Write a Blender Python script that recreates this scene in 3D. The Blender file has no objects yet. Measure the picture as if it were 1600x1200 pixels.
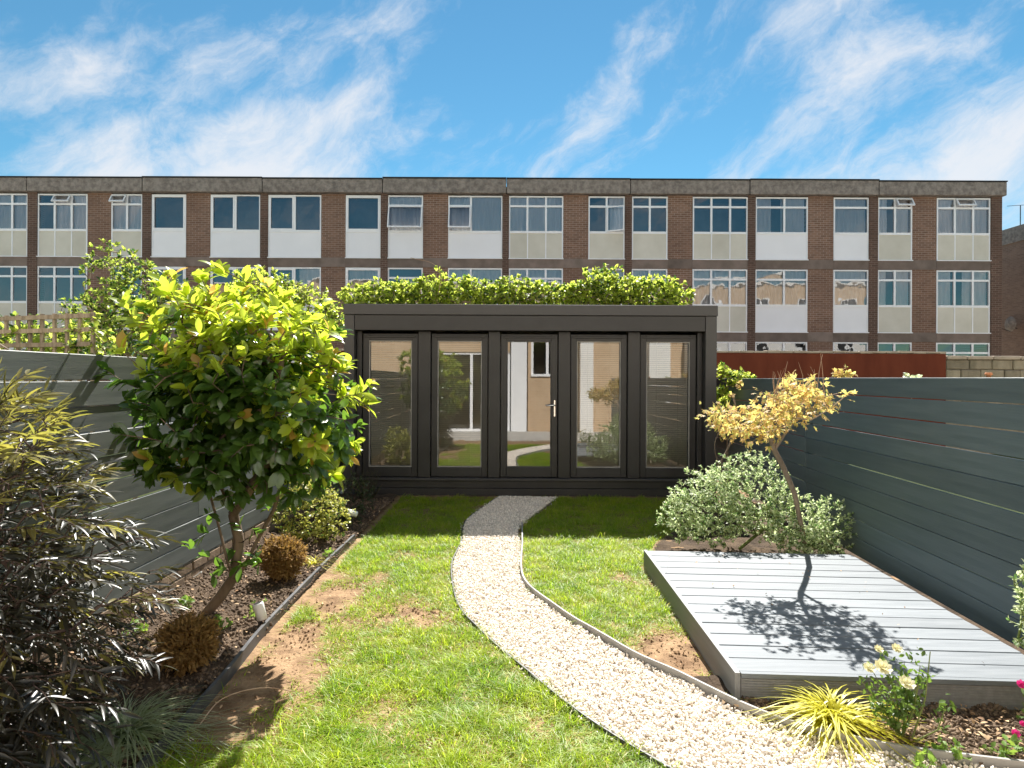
import bpy, math, random
import numpy as np
from mathutils import Vector

# ------------------------------------------------------------------ camera, sky, sun, exposure
SC = bpy.context.scene
COL = SC.collection
cam_d = bpy.data.cameras.new('camera')
cam = bpy.data.objects.new('camera', cam_d); COL.objects.link(cam)
cam_d.sensor_width = 36.0; cam_d.lens = 22.5
cam_d.shift_y = -9 / 1600; cam_d.clip_start = 0.05; cam_d.clip_end = 2000
cam.location = (0, 0, 1.545)
cam.rotation_euler = (math.radians(90), math.radians(-0.27), 0)
SC.camera = cam

CL_ROT, CL_OX, CL_OY = 38, 43.3, 29.7
SUN = Vector((0.14, 0.855, 1.0)).normalized()
SUN_EL = math.asin(SUN.z); SUN_AZ = math.atan2(SUN.x, SUN.y)

world = bpy.data.worlds.new('World'); SC.world = world; world.use_nodes = True
wt = world.node_tree; wn = wt.nodes; wl = wt.links; wn.clear()
def wnode(t, **k):
    n = wn.new(t)
    for a, b in k.items(): setattr(n, a, b)
    return n
def wmath(op, a, b=None, c=None):
    n = wnode('ShaderNodeMath', operation=op)
    for i, v in enumerate((a, b, c)):
        if v is None: continue
        if isinstance(v, (int, float)): n.inputs[i].default_value = v
        else: wl.new(v, n.inputs[i])
    return n.outputs[0]
sky = wnode('ShaderNodeTexSky', sky_type='NISHITA', sun_disc=False)
sky.sun_elevation = SUN_EL; sky.sun_rotation = SUN_AZ
sky.altitude = 0; sky.air_density = 1.0; sky.dust_density = 0.0; sky.ozone_density = 3.0
tc = wnode('ShaderNodeTexCoord')
# wispy high cloud, streaked along one rising wind direction
pl = wnode('ShaderNodeMapping'); pl.inputs['Location'].default_value = (CL_OX, CL_OY, 0.7); wl.new(tc.outputs['Generated'], pl.inputs[0])
rt = wnode('ShaderNodeMapping'); rt.inputs['Rotation'].default_value = (0, math.radians(CL_ROT), 0); wl.new(pl.outputs[0], rt.inputs[0])
mp = wnode('ShaderNodeMapping'); mp.inputs['Scale'].default_value = (0.62, 0.9, 1.75)
wl.new(rt.outputs[0], mp.inputs[0])
warp = wnode('ShaderNodeTexNoise'); warp.inputs['Scale'].default_value = 5; warp.inputs['Detail'].default_value = 6
wl.new(pl.outputs[0], warp.inputs['Vector'])
wv = wnode('ShaderNodeVectorMath', operation='MULTIPLY_ADD'); wl.new(warp.outputs['Color'], wv.inputs[0]); wv.inputs[1].default_value = (0.22, 0.22, 0.22); wl.new(mp.outputs[0], wv.inputs[2])
fine = wnode('ShaderNodeTexNoise'); fine.inputs['Scale'].default_value = 7; fine.inputs['Detail'].default_value = 14; fine.inputs['Roughness'].default_value = 0.66
wl.new(wv.outputs[0], fine.inputs['Vector'])
big = wnode('ShaderNodeTexNoise'); big.inputs['Scale'].default_value = 3.0; big.inputs['Detail'].default_value = 3
wl.new(mp.outputs[0], big.inputs['Vector'])
dens = wmath('ADD', wmath('MULTIPLY', fine.outputs['Fac'], 0.62), wmath('MULTIPLY', big.outputs['Fac'], 0.95))
mr = wnode('ShaderNodeMapRange', interpolation_type='SMOOTHSTEP'); mr.inputs['From Min'].default_value = 0.74; mr.inputs['From Max'].default_value = 1.0
mr.inputs['To Max'].default_value = 0.9
wl.new(dens, mr.inputs[0])
tint = wnode('ShaderNodeMix', data_type='RGBA', blend_type='MULTIPLY'); tint.inputs['Factor'].default_value = 1.0
wl.new(sky.outputs[0], tint.inputs[6]); tint.inputs[7].default_value = (0.255, 0.44, 0.43, 1)
mixc = wnode('ShaderNodeMix', data_type='RGBA'); wl.new(mr.outputs[0], mixc.inputs['Factor'])
wl.new(tint.outputs[2], mixc.inputs[6]); mixc.inputs[7].default_value = (3.0, 3.06, 3.2, 1)
bg = wnode('ShaderNodeBackground'); bg.inputs['Strength'].default_value = 0.095
wl.new(mixc.outputs[2], bg.inputs[0])
wo = wnode('ShaderNodeOutputWorld'); wl.new(bg.outputs[0], wo.inputs[0])

sun_d = bpy.data.lights.new('sun', 'SUN'); sun_d.energy = 4.6; sun_d.angle = math.radians(0.53); sun_d.color = (1.0, 0.955, 0.885)
sun = bpy.data.objects.new('sun', sun_d); COL.objects.link(sun)
sun.rotation_euler = SUN.to_track_quat('Z', 'Y').to_euler(); sun.location = (4, 20, 24)

SC.view_settings.view_transform = 'Standard'; SC.view_settings.look = 'None'
SC.view_settings.gamma = 1; SC.view_settings.exposure = 1.62; SC.view_settings.use_curve_mapping = False
SC.render.engine = 'CYCLES'
SC.cycles.max_bounces = 8; SC.cycles.transparent_max_bounces = 16; SC.cycles.diffuse_bounces = 4
SC.cycles.use_denoising = True; SC.cycles.sample_clamp_indirect = 6
SC.cycles.caustics_reflective = False; SC.cycles.caustics_refractive = False

# ------------------------------------------------------------------ materials
rng = np.random.default_rng(11); random.seed(5)
MATS = {}
class NT:
    def __init__(s, name):
        s.m = bpy.data.materials.new(name); s.m.use_nodes = True
        s.t = s.m.node_tree; s.n = s.t.nodes; s.l = s.t.links; s.n.clear()
        s.out = s.n.new('ShaderNodeOutputMaterial'); MATS[name] = s.m
    def node(s, t, **k):
        n = s.n.new(t)
        for a, b in k.items(): setattr(n, a, b)
        return n
    def inp(s, sock, v):
        if v is None: return
        if isinstance(v, bpy.types.NodeSocket): s.l.new(v, sock)
        else: sock.default_value = v
    def math(s, op, a, b=None):
        n = s.node('ShaderNodeMath', operation=op); s.inp(n.inputs[0], a); s.inp(n.inputs[1], b); return n.outputs[0]
    def noise(s, vec, scale, detail=5, rough=.55):
        n = s.node('ShaderNodeTexNoise'); s.inp(n.inputs['Vector'], vec); n.inputs['Scale'].default_value = scale
        n.inputs['Detail'].default_value = detail; n.inputs['Roughness'].default_value = rough; return n
    def ramp(s, fac, a, b):
        n = s.node('ShaderNodeMapRange'); s.inp(n.inputs[0], fac); n.inputs['From Min'].default_value = a; n.inputs['From Max'].default_value = b; return n.outputs[0]
    def mix(s, fac, a, b, mode='MIX'):
        n = s.node('ShaderNodeMix', data_type='RGBA', blend_type=mode)
        s.inp(n.inputs['Factor'], fac); s.inp(n.inputs[6], col4(a)); s.inp(n.inputs[7], col4(b)); return n.outputs[2]
    def obj(s, scale=(1, 1, 1), world=False):
        if world: src = s.node('ShaderNodeNewGeometry').outputs['Position']
        else: src = s.node('ShaderNodeTexCoord').outputs['Object']
        m = s.node('ShaderNodeMapping'); m.inputs['Scale'].default_value = scale; s.l.new(src, m.inputs[0]); return m.outputs[0]
    def rand(s):
        a = s.node('ShaderNodeObjectInfo').outputs['Random']; b = s.node('ShaderNodeNewGeometry').outputs['Random Per Island']
        return s.math('FRACT', s.math('ADD', a, b))
    def bsdf(s, col, rough=.6, bump=None, bs=.3, bd=.01, metal=0, spec=.5):
        p = s.node('ShaderNodeBsdfPrincipled'); s.inp(p.inputs['Base Color'], col4(col)); s.inp(p.inputs['Roughness'], rough)
        p.inputs['Metallic'].default_value = metal; p.inputs['Specular IOR Level'].default_value = spec
        if bump is not None:
            b = s.node('ShaderNodeBump'); b.inputs['Strength'].default_value = bs; b.inputs['Distance'].default_value = bd
            s.l.new(bump, b.inputs['Height']); s.l.new(b.outputs[0], p.inputs['Normal'])
        return p.outputs[0]
    def done(s, sh): s.l.new(sh, s.out.inputs[0]); return s.m
def col4(c):
    if isinstance(c, tuple) and len(c) == 3: return (*c, 1)
    return c

def surf(name, c1, c2, scale=4, rough=.7, bump=.3, bscale=60, bd=.004, stretch=(1, 1, 1), spec=.4, objvar=.0, world=False, lo=.35, hi=.65, metal=0):
    t = NT(name); v = t.obj(stretch, world)
    n = t.noise(v, scale, 8, .6); f = t.ramp(n.outputs['Fac'], lo, hi)
    c = t.mix(f, c1, c2)
    if objvar:
        r = t.rand(); k = t.node('ShaderNodeMapRange'); t.inp(k.inputs[0], r); k.inputs['To Min'].default_value = 1 - objvar; k.inputs['To Max'].default_value = 1 + objvar
        h = t.node('ShaderNodeHueSaturation'); t.l.new(k.outputs[0], h.inputs['Value']); t.l.new(c, h.inputs['Color']); c = h.outputs[0]
    b = t.noise(v, bscale, 6, .65)
    rr = t.node('ShaderNodeMapRange'); t.inp(rr.inputs[0], n.outputs['Fac']); rr.inputs['To Min'].default_value = max(.05, rough - .12); rr.inputs['To Max'].default_value = min(1, rough + .12)
    return t.done(t.bsdf(c, rr.outputs[0], b.outputs['Fac'], bump, bd, metal, spec))

def leafmat(name, c1, c2, trans, tw=.4, rough=.4, spec=.5, c3=None, p3=.85):
    t = NT(name); r = t.rand(); c = t.mix(r, c1, c2)
    if c3: c = t.mix(t.math('GREATER_THAN', t.math('FRACT', t.math('MULTIPLY', r, 7.31)), p3), c, c3)
    v = t.obj((1, 1, 1)); n = t.noise(v, 60, 3)
    c = t.mix(t.math('MULTIPLY', n.outputs['Fac'], .35), c, (c1[0] * .6, c1[1] * .6, c1[2] * .6))
    tcol = t.mix(t.ramp(r, 0, 1), trans, (trans[0] * .7, trans[1] * .8, trans[2] * .8))
    if c3: tcol = t.mix(t.math('GREATER_THAN', t.math('FRACT', t.math('MULTIPLY', r, 7.31)), p3), tcol, tuple(min(1, x * 1.7) for x in c3))
    p = t.bsdf(c, rough, None, spec=spec)
    tr = t.node('ShaderNodeBsdfTranslucent'); t.inp(tr.inputs[0], tcol)
    m = t.node('ShaderNodeMixShader'); m.inputs[0].default_value = tw; t.l.new(p, m.inputs[1]); t.l.new(tr.outputs[0], m.inputs[2])
    return t.done(m.outputs[0])

def brickmat(name, c1, c2, mortar, bw=.225, bh=.075, yz=False):
    t = NT(name); g = t.node('ShaderNodeNewGeometry').outputs['Position']
    s = t.node('ShaderNodeSeparateXYZ'); t.l.new(g, s.inputs[0]); cb = t.node('ShaderNodeCombineXYZ')
    t.l.new(s.outputs[1 if yz else 0], cb.inputs[0]); t.l.new(s.outputs[2], cb.inputs[1])
    b = t.node('ShaderNodeTexBrick'); t.l.new(cb.outputs[0], b.inputs['Vector'])
    b.inputs['Color1'].default_value = col4(c1); b.inputs['Color2'].default_value = col4(c2); b.inputs['Mortar'].default_value = col4(mortar)
    b.inputs['Scale'].default_value = 1; b.inputs['Brick Width'].default_value = bw; b.inputs['Row Height'].default_value = bh
    b.inputs['Mortar Size'].default_value = .008; b.inputs['Mortar Smooth'].default_value = .3; b.inputs['Bias'].default_value = -.1
    n = t.noise(g, .7, 6, .6); n2 = t.noise(g, 9, 4)
    c = t.mix(t.math('MULTIPLY', t.ramp(n.outputs['Fac'], .35, .7), .5), b.outputs['Color'], tuple(x * .55 for x in c1))
    c = t.mix(t.math('MULTIPLY', n2.outputs['Fac'], .5), c, tuple(min(1, x * 1.35) for x in c2))
    return t.done(t.bsdf(c, .9, b.outputs['Fac'], -.5, .006, spec=.2))

def glassmat(name, tintc=(.86, .9, .9), ior=1.75, wav=0.0):
    t = NT(name); f = t.node('ShaderNodeFresnel'); f.inputs[0].default_value = ior
    tr = t.node('ShaderNodeBsdfTransparent'); tr.inputs[0].default_value = col4(tintc)
    gl = t.node('ShaderNodeBsdfGlossy'); gl.inputs['Roughness'].default_value = 0.0
    if wav:
        n = t.noise(t.obj((1, 1, 1), True), 1.3, 2); b = t.node('ShaderNodeBump'); b.inputs['Strength'].default_value = wav; b.inputs['Distance'].default_value = .02
        t.l.new(n.outputs['Fac'], b.inputs['Height']); t.l.new(b.outputs[0], gl.inputs['Normal'])
    m = t.node('ShaderNodeMixShader'); t.l.new(f.outputs[0], m.inputs[0]); t.l.new(tr.outputs[0], m.inputs[1]); t.l.new(gl.outputs[0], m.inputs[2])
    return t.done(m.outputs[0])

surf('earth', (.16, .095, .055), (.27, .17, .10), 3, .95, .9, 35, .02, spec=.1, world=True)
surf('lawn_earth', (.17, .105, .06), (.36, .24, .14), 7, .95, .9, 45, .02, spec=.1, world=True)
surf('bed_earth', (.05, .036, .026), (.12, .085, .058), 5, .95, 1, 50, .02, spec=.1, world=True)
surf('crumb', (.075, .053, .038), (.20, .145, .10), 8, .95, .6, 60, .003, spec=.1, objvar=.35)
surf('dead_leaf', (.25, .14, .07), (.5, .36, .22), 6, .8, .3, 60, .002, spec=.2, objvar=.4)
surf('yard', (.26, .24, .20), (.36, .33, .28), 1, .95, .6, 30, .02, spec=.1, world=True)
surf('far_lawn', (.045, .065, .02), (.09, .11, .04), 3, .95, 1, 60, .02, spec=.1, world=True)
surf('pebble', (.70, .62, .53), (.82, .77, .69), 30, .85, .3, 200, .001, spec=.25, objvar=.28)
surf('path_base', (.42, .36, .28), (.62, .55, .46), 60, .9, .8, 90, .006, spec=.1, world=True)
surf('fence_grey', (.082, .094, .092), (.122, .134, .130), 5, .52, .55, 30, .0022, (6, .35, 6), .45, .14)
surf('fence_blue', (.080, .112, .124), (.112, .148, .160), 5, .5, .6, 30, .0025, (6, .35, 6), .45, .14)
surf('deck_grey', (.122, .142, .160), (.182, .202, .222), 5, .62, .6, 40, .002, (.5, 7, 7), .35, .09)
surf('deck_side', (.17, .175, .18), (.22, .225, .23), 4, .6, .4, 40, .0015, (8, .4, 8), .35, .05)
surf('room_paint', (.026, .0245, .0245), (.036, .034, .034), 3, .45, .25, 70, .001, (1, 1, 1), .4, .05)
surf('room_trim', (.042, .040, .040), (.052, .050, .050), 3, .42, .2, 70, .001, spec=.45)
surf('interior', (.42, .39, .35), (.5, .47, .43), 2, .9, .1, 30, .002, spec=.2)
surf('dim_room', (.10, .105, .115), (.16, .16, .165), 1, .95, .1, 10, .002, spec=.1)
surf('blind', (.80, .74, .63), (.86, .81, .71), 3, .6, .1, 40, .0005, spec=.3)
surf('upvc', (.84, .84, .85), (.90, .90, .90), 2, .35, .05, 40, .0005, spec=.5)
surf('white_panel', (.84, .84, .86), (.90, .90, .92), .6, .55, .1, 20, .001, spec=.35)
surf('beige_panel', (.58, .55, .46), (.68, .65, .56), .9, .6, .15, 20, .001, spec=.3, objvar=.05)
surf('curtain', (.80, .81, .85), (.90, .90, .93), 5, .9, .2, 30, .004, (6, 6, .4), .1, .12)
surf('concrete', (.19, .16, .14), (.34, .295, .255), 7, .95, 1, 40, .02, spec=.1, world=True)
surf('concrete_band', (.17, .135, .112), (.25, .195, .165), 2.2, .95, .6, 40, .008, spec=.1, objvar=.15, world=True)
surf('felt', (.03, .03, .033), (.05, .05, .05), 4, .9, .3, 40, .003, spec=.1)
surf('rust_wall', (.125, .030, .016), (.175, .046, .024), 2.5, .85, .6, 50, .004, (1, 1, .25), .2, .05)
surf('block', (.20, .175, .125), (.36, .31, .235), 3, .95, 1, 30, .012, (1, 1, .5), .1, .2)
surf('coping', (.36, .30, .24), (.5, .42, .34), 4, .9, .6, 40, .006, spec=.1)
surf('plinth_brick', (.16, .115, .08), (.27, .20, .14), 8, .95, .8, 50, .006, spec=.15, objvar=.22)
surf('mortar', (.22, .2, .17), (.3, .27, .23), 9, .95, .5, 60, .004, spec=.1)
surf('edge_plastic', (.045, .046, .05), (.09, .09, .095), 5, .5, .3, 40, .002, spec=.4)
surf('edge_grey', (.24, .235, .225), (.33, .32, .30), 6, .6, .3, 40, .002, (1, 1, 1), .3)
surf('lamp_metal', (.62, .63, .64), (.72, .73, .74), 4, .35, .1, 40, .0005, spec=.5)
surf('chrome', (.75, .75, .76), (.82, .82, .82), 3, .2, .0, 40, .0005, metal=.9)
surf('black_metal', (.018, .017, .017), (.03, .028, .028), 3, .4, .1, 40, .0005)
surf('bark_warm', (.085, .062, .045), (.19, .14, .10), 14, .85, .8, 60, .004, (1, 1, .3), .2)
surf('bark_grey', (.20, .155, .115), (.34, .27, .20), 14, .85, .8, 60, .004, (1, 1, .3), .2)
surf('bark_dark', (.05, .032, .03), (.11, .075, .06), 14, .8, .6, 60, .003, spec=.3)
surf('twig_tan', (.36, .23, .15), (.5, .36, .26), 10, .8, .3, 60, .002, spec=.2)
surf('green_stem', (.12, .16, .04), (.2, .24, .08), 10, .6, .3, 60, .001, spec=.3)
surf('old_wood', (.24, .19, .14), (.42, .35, .27), 5, .9, .6, 40, .003, (6, 6, 1), .15, .2)
surf('terracotta', (.42, .17, .08), (.55, .25, .13), 9, .85, .3, 50, .002, spec=.2)
surf('render_white', (.74, .72, .68), (.82, .80, .77), 1, .9, .3, 40, .003, spec=.2)
surf('patio', (.36, .34, .31), (.47, .45, .41), 2, .9, .4, 40, .004, spec=.2)
brickmat('brick_brown', (.135, .078, .054), (.25, .145, .10), (.40, .34, .29))
brickmat('brick_dark', (.08, .05, .038), (.15, .09, .066), (.24, .2, .17))
brickmat('brick_side', (.16, .10, .075), (.25, .165, .12), (.24, .2, .17), yz=True)
brickmat('brick_tan', (.46, .30, .17), (.58, .42, .27), (.55, .5, .42))
glassmat('glass', (.95, .95, .93), 2.9)
glassmat('far_glass', (.93, .95, .97), 2.5, .2)
leafmat('photinia_old', (.026, .062, .016), (.075, .135, .028), (.22, .40, .04), .36, .24, .7)
leafmat('photinia_young', (.20, .28, .025), (.34, .38, .04), (.74, .84, .07), .55, .32, .6, (.46, .28, .07), .93)
leafmat('dark_leaf', (.016, .017, .014), (.042, .040, .034), (.15, .13, .02), .2, .36, .5)
leafmat('bronze_leaf', (.10, .09, .03), (.20, .17, .06), (.50, .45, .08), .42, .4, .5)
leafmat('brown_leaf', (.20, .115, .04), (.38, .24, .09), (.48, .28, .07), .35, .7, .2)
leafmat('euonymus_leaf', (.40, .40, .06), (.66, .62, .24), (.72, .70, .14), .4, .4, .4, (.05, .10, .02), .75)
leafmat('variegated_leaf', (.42, .52, .24), (.78, .80, .60), (.80, .88, .46), .48, .45, .4, (.08, .15, .04), .72)
leafmat('maple_leaf', (.62, .35, .13), (.76, .54, .25), (.92, .68, .22), .5, .55, .3, (.46, .48, .14), .7)
leafmat('ivy_leaf', (.20, .27, .03), (.36, .40, .07), (.78, .86, .14), .55, .4, .4, (.04, .09, .015), .8)
leafmat('shrub_leaf', (.15, .22, .03), (.30, .36, .07), (.65, .75, .12), .5, .4, .4, (.03, .08, .015), .7)
leafmat('rosemary_leaf', (.04, .055, .03), (.08, .10, .05), (.1, .13, .04), .25, .6, .3)
leafmat('rose_leaf', (.05, .10, .02), (.12, .19, .05), (.25, .38, .05), .4, .4, .4)
leafmat('weed_leaf', (.10, .20, .03), (.2, .32, .07), (.4, .55, .08), .4, .5, .3)
leafmat('petal_cream', (.82, .78, .52), (.86, .83, .66), (.8, .75, .4), .3, .6, .2)
leafmat('petal_pink', (.70, .03, .22), (.78, .08, .32), (.8, .05, .3), .3, .6, .2)
leafmat('orange_bud', (.7, .16, .03), (.8, .3, .06), (.8, .25, .03), .3, .6, .2)
def grassmat(name):
    t = NT(name); r = t.rand(); g = t.node('ShaderNodeNewGeometry').outputs['Position']
    n1 = t.ramp(t.noise(g, 2.6, 4).outputs['Fac'], .38, .62); n2 = t.ramp(t.noise(g, 14, 4).outputs['Fac'], .36, .64)
    c = t.mix(r, (.11, .20, .010), (.30, .41, .022)); c = t.mix(t.math('MULTIPLY', n1, .55), c, (.38, .42, .03)); c = t.mix(t.math('MULTIPLY', n2, .42), c, (.07, .16, .010))
    c = t.mix(t.math('GREATER_THAN', t.math('FRACT', t.math('MULTIPLY', r, 9.7)), .93), c, (.42, .35, .12))
    tc_ = t.mix(1.0, c, (2.3, 2.3, 2.0), 'MULTIPLY'); p = t.bsdf(c, .45, None, spec=.35)
    tr = t.node('ShaderNodeBsdfTranslucent'); t.inp(tr.inputs[0], tc_); m = t.node('ShaderNodeMixShader'); m.inputs[0].default_value = .45
    t.l.new(p, m.inputs[1]); t.l.new(tr.outputs[0], m.inputs[2]); return t.done(m.outputs[0])
grassmat('grass_blade')
leafmat('carex_blade', (.13, .19, .06), (.52, .55, .36), (.5, .56, .25), .35, .4, .4)
leafmat('gold_blade', (.45, .44, .03), (.62, .56, .05), (.78, .70, .04), .45, .4, .4)
leafmat('cordyline_leaf', (.12, .07, .05), (.2, .13, .07), (.3, .18, .05), .3, .4, .5)
M = MATS

# ------------------------------------------------------------------ mesh helpers (metres, world coordinates in, thing-relative out)
OFF = {}
def tag(o, label, cat, group=None):
    o['label'] = label; o['category'] = cat
    if group: o['group'] = group
    return o
def thing(name, loc, label, cat, group=None):
    o = bpy.data.objects.new(name, None); COL.objects.link(o); o.location = loc; o.empty_display_size = .1
    OFF[o.name] = Vector(loc); return tag(o, label, cat, group)
def raw(name, v, f, mat, smooth=False):
    me = bpy.data.meshes.new(name)
    v = np.asarray(v, dtype=np.float32)
    if isinstance(f, np.ndarray):
        n, k = f.shape
        me.vertices.add(len(v)); me.vertices.foreach_set('co', v.ravel())
        me.loops.add(n * k); me.loops.foreach_set('vertex_index', f.astype(np.int32).ravel())
        me.polygons.add(n); me.polygons.foreach_set('loop_start', np.arange(0, n * k, k, dtype=np.int32))
        me.update(calc_edges=True)
    else:
        me.from_pydata([tuple(map(float, p)) for p in v], [], f); me.update()
    me.materials.append(M[mat])
    if smooth: me.polygons.foreach_set('use_smooth', [True] * len(me.polygons))
    return me
def put(name, v, f, mat, parent=None, smooth=False, origin=None, kind=None):
    v = np.asarray(v, dtype=np.float64).reshape(-1, 3)
    if parent is not None: off = OFF[parent.name]
    elif origin is not None: off = Vector(origin)
    else: off = Vector((0, 0, 0))
    me = raw(name, v - np.array(off), f, mat, smooth)
    o = bpy.data.objects.new(name, me); COL.objects.link(o)
    if parent is not None: o.parent = parent
    else: o.location = off
    OFF[o.name] = off
    if kind: o['kind'] = kind
    return o
def link(name, me, parent, loc=(0, 0, 0), rot=(0, 0, 0), scale=(1, 1, 1)):
    o = bpy.data.objects.new(name, me); COL.objects.link(o); o.parent = parent; o.location = loc; o.rotation_euler = rot; o.scale = scale
    return o
class MB:
    def __init__(s): s.v = []; s.f = []
    def box(s, x0, x1, y0, y1, z0, z1):
        b = len(s.v)
        s.v += [(x0, y0, z0), (x1, y0, z0), (x1, y1, z0), (x0, y1, z0), (x0, y0, z1), (x1, y0, z1), (x1, y1, z1), (x0, y1, z1)]
        s.f += [(b, b + 3, b + 2, b + 1), (b + 4, b + 5, b + 6, b + 7), (b, b + 1, b + 5, b + 4), (b + 1, b + 2, b + 6, b + 5), (b + 2, b + 3, b + 7, b + 6), (b + 3, b, b + 4, b + 7)]
        return s
    def bbox(s, x0, x1, y0, y1, z0, z1, e=.004):
        """box with chamfered edges"""
        c = [((x0 + x1) / 2, (x1 - x0) / 2), ((y0 + y1) / 2, (y1 - y0) / 2), ((z0 + z1) / 2, (z1 - z0) / 2)]
        b = len(s.v); idx = {}
        for sx_ in (-1, 1):
            for sy_ in (-1, 1):
                for sz_ in (-1, 1):
                    sg = (sx_, sy_, sz_)
                    for a in range(3):
                        p = [c[i][0] + sg[i] * (c[i][1] - (0 if i == a else e)) for i in range(3)]
                        idx[(sg, a)] = len(s.v); s.v.append(tuple(p))
        for a in range(3):
            u, w = [i for i in range(3) if i != a]
            for q in (-1, 1):
                def g(p, r):
                    k = [0, 0, 0]; k[a] = q; k[u] = p; k[w] = r; return idx[(tuple(k), a)]
                fc = [g(-1, -1), g(1, -1), g(1, 1), g(-1, 1)]
                if (q == 1) != (a == 1): pass
                else: fc = fc[::-1]
                s.f.append(tuple(fc))
            for p in (-1, 1):
                for r in (-1, 1):
                    k0 = [0, 0, 0]; k0[u] = p; k0[w] = r; k1 = list(k0); k0[a] = -1; k1[a] = 1
                    fc = [idx[(tuple(k0), u)], idx[(tuple(k1), u)], idx[(tuple(k1), w)], idx[(tuple(k0), w)]]
                    s.f.append(tuple(fc))
        for sx_ in (-1, 1):
            for sy_ in (-1, 1):
                for sz_ in (-1, 1):
                    sg = (sx_, sy_, sz_); s.f.append((idx[(sg, 0)], idx[(sg, 1)], idx[(sg, 2)]))
        return s
    def tube(s, pts, rad, n=6, cap=True):
        pts = [Vector(p) for p in pts]; rings = []
        up = Vector((.3, .2, 1)).normalized()
        for i, p in enumerate(pts):
            d = (pts[min(i + 1, len(pts) - 1)] - pts[max(i - 1, 0)])
            if d.length < 1e-9: d = Vector((0, 0, 1))
            d.normalize()
            a = d.cross(up)
            if a.length < 1e-3: a = d.cross(Vector((1, 0, 0)))
            a.normalize(); c = d.cross(a); r = rad[i] if hasattr(rad, '__len__') else rad
            ring = []
            for k in range(n):
                t = 2 * math.pi * k / n; ring.append(len(s.v)); s.v.append(tuple(p + (a * math.cos(t) + c * math.sin(t)) * r))
            rings.append(ring)
        for r0, r1 in zip(rings, rings[1:]):
            for k in range(n): s.f.append((r0[k], r0[(k + 1) % n], r1[(k + 1) % n], r1[k]))
        if cap: s.f.append(tuple(rings[0][::-1])); s.f.append(tuple(rings[-1]))
        return s
    def put(s, name, mat, parent=None, smooth=False, origin=None, kind=None): return put(name, s.v, s.f, mat, parent, smooth, origin, kind)

def smooth_path(pts, n=6):
    P = [np.array(p, float) for p in pts]; P = [2 * P[0] - P[1]] + P + [2 * P[-1] - P[-2]]; out = []
    for i in range(1, len(P) - 2):
        for k in range(n):
            t = k / n; a, b, c, d = P[i - 1], P[i], P[i + 1], P[i + 2]
            out.append(.5 * (2 * b + (c - a) * t + (2 * a - 5 * b + 4 * c - d) * t * t + (3 * b - a - 3 * c + d) * t ** 3))
    out.append(P[-2]); return out

def vnoise(x, y, seed=0):
    """smooth value noise"""
    xi = np.floor(x).astype(int); yi = np.floor(y).astype(int); fx = x - xi; fy = y - yi
    def h(a, b): 
        k = (a * 374761393 + b * 668265263 + seed * 974711) & 0x7fffffff
        k = ((k ^ (k >> 13)) * 1274126177) & 0x7fffffff
        return ((k ^ (k >> 16)) & 0xffff) / 65535.0
    u = fx * fx * (3 - 2 * fx); w = fy * fy * (3 - 2 * fy)
    return (h(xi, yi) * (1 - u) + h(xi + 1, yi) * u) * (1 - w) + (h(xi, yi + 1) * (1 - u) + h(xi + 1, yi + 1) * u) * w
def fbm(x, y, seed=0, o=4):
    r = 0; a = .5
    for i in range(o): r = r + a * vnoise(x * 2 ** i, y * 2 ** i, seed + i); a *= .5
    return r

def nrm(a): return a / np.maximum(np.linalg.norm(a, axis=-1, keepdims=True), 1e-9)
def leaf_template(width=.42, segs=4, fold=.18, droop=.18, peak=.45):
    """leaf of unit length along +y, facing +z"""
    v = [(0, 0, 0)]; f = []
    ts = np.linspace(0, 1, segs + 1)[1:-1]
    for t in ts:
        w = width / 2 * math.sin(math.pi * t ** (math.log(.5) / math.log(peak))) ** .8
        z = -droop * t * t
        v += [(-w, t, z + fold * w), (0, t, z), (w, t, z + fold * w)]
    v.append((0, 1, -droop)); k = len(ts); tip = len(v) - 1
    f += [(0, 2, 1), (0, 3, 2)]
    for i in range(k - 1):
        a = 1 + 3 * i; f += [(a, a + 1, a + 4), (a, a + 4, a + 3), (a + 1, a + 2, a + 5), (a + 1, a + 5, a + 4)]
    a = 1 + 3 * (k - 1); f += [(a, a + 1, tip), (a + 1, a + 2, tip)]
    return np.array(v, float), np.array(f, int)
def frames(d, up):
    y = nrm(d); x = nrm(np.cross(y, up)); z = np.cross(x, y); return np.stack([x, y, z], axis=-1)
def instance(tmpl, pos, fr, sc):
    v, f = tmpl; n = len(pos)
    sc = np.asarray(sc, float)
    if sc.ndim == 1: sc = np.repeat(sc[:, None], 3, 1)
    V = np.einsum('nij,nkj->nki', fr, v[None] * sc[:, None, :]) + pos[:, None, :]
    F = f[None] + (np.arange(n) * len(v))[:, None, None]
    return V.reshape(-1, 3), F.reshape(-1, f.shape[1])
def rdir(n, up=0.0):
    d = rng.normal(size=(n, 3)); d = nrm(d); d[:, 2] += up; return nrm(d)
from mathutils import Matrix
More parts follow.
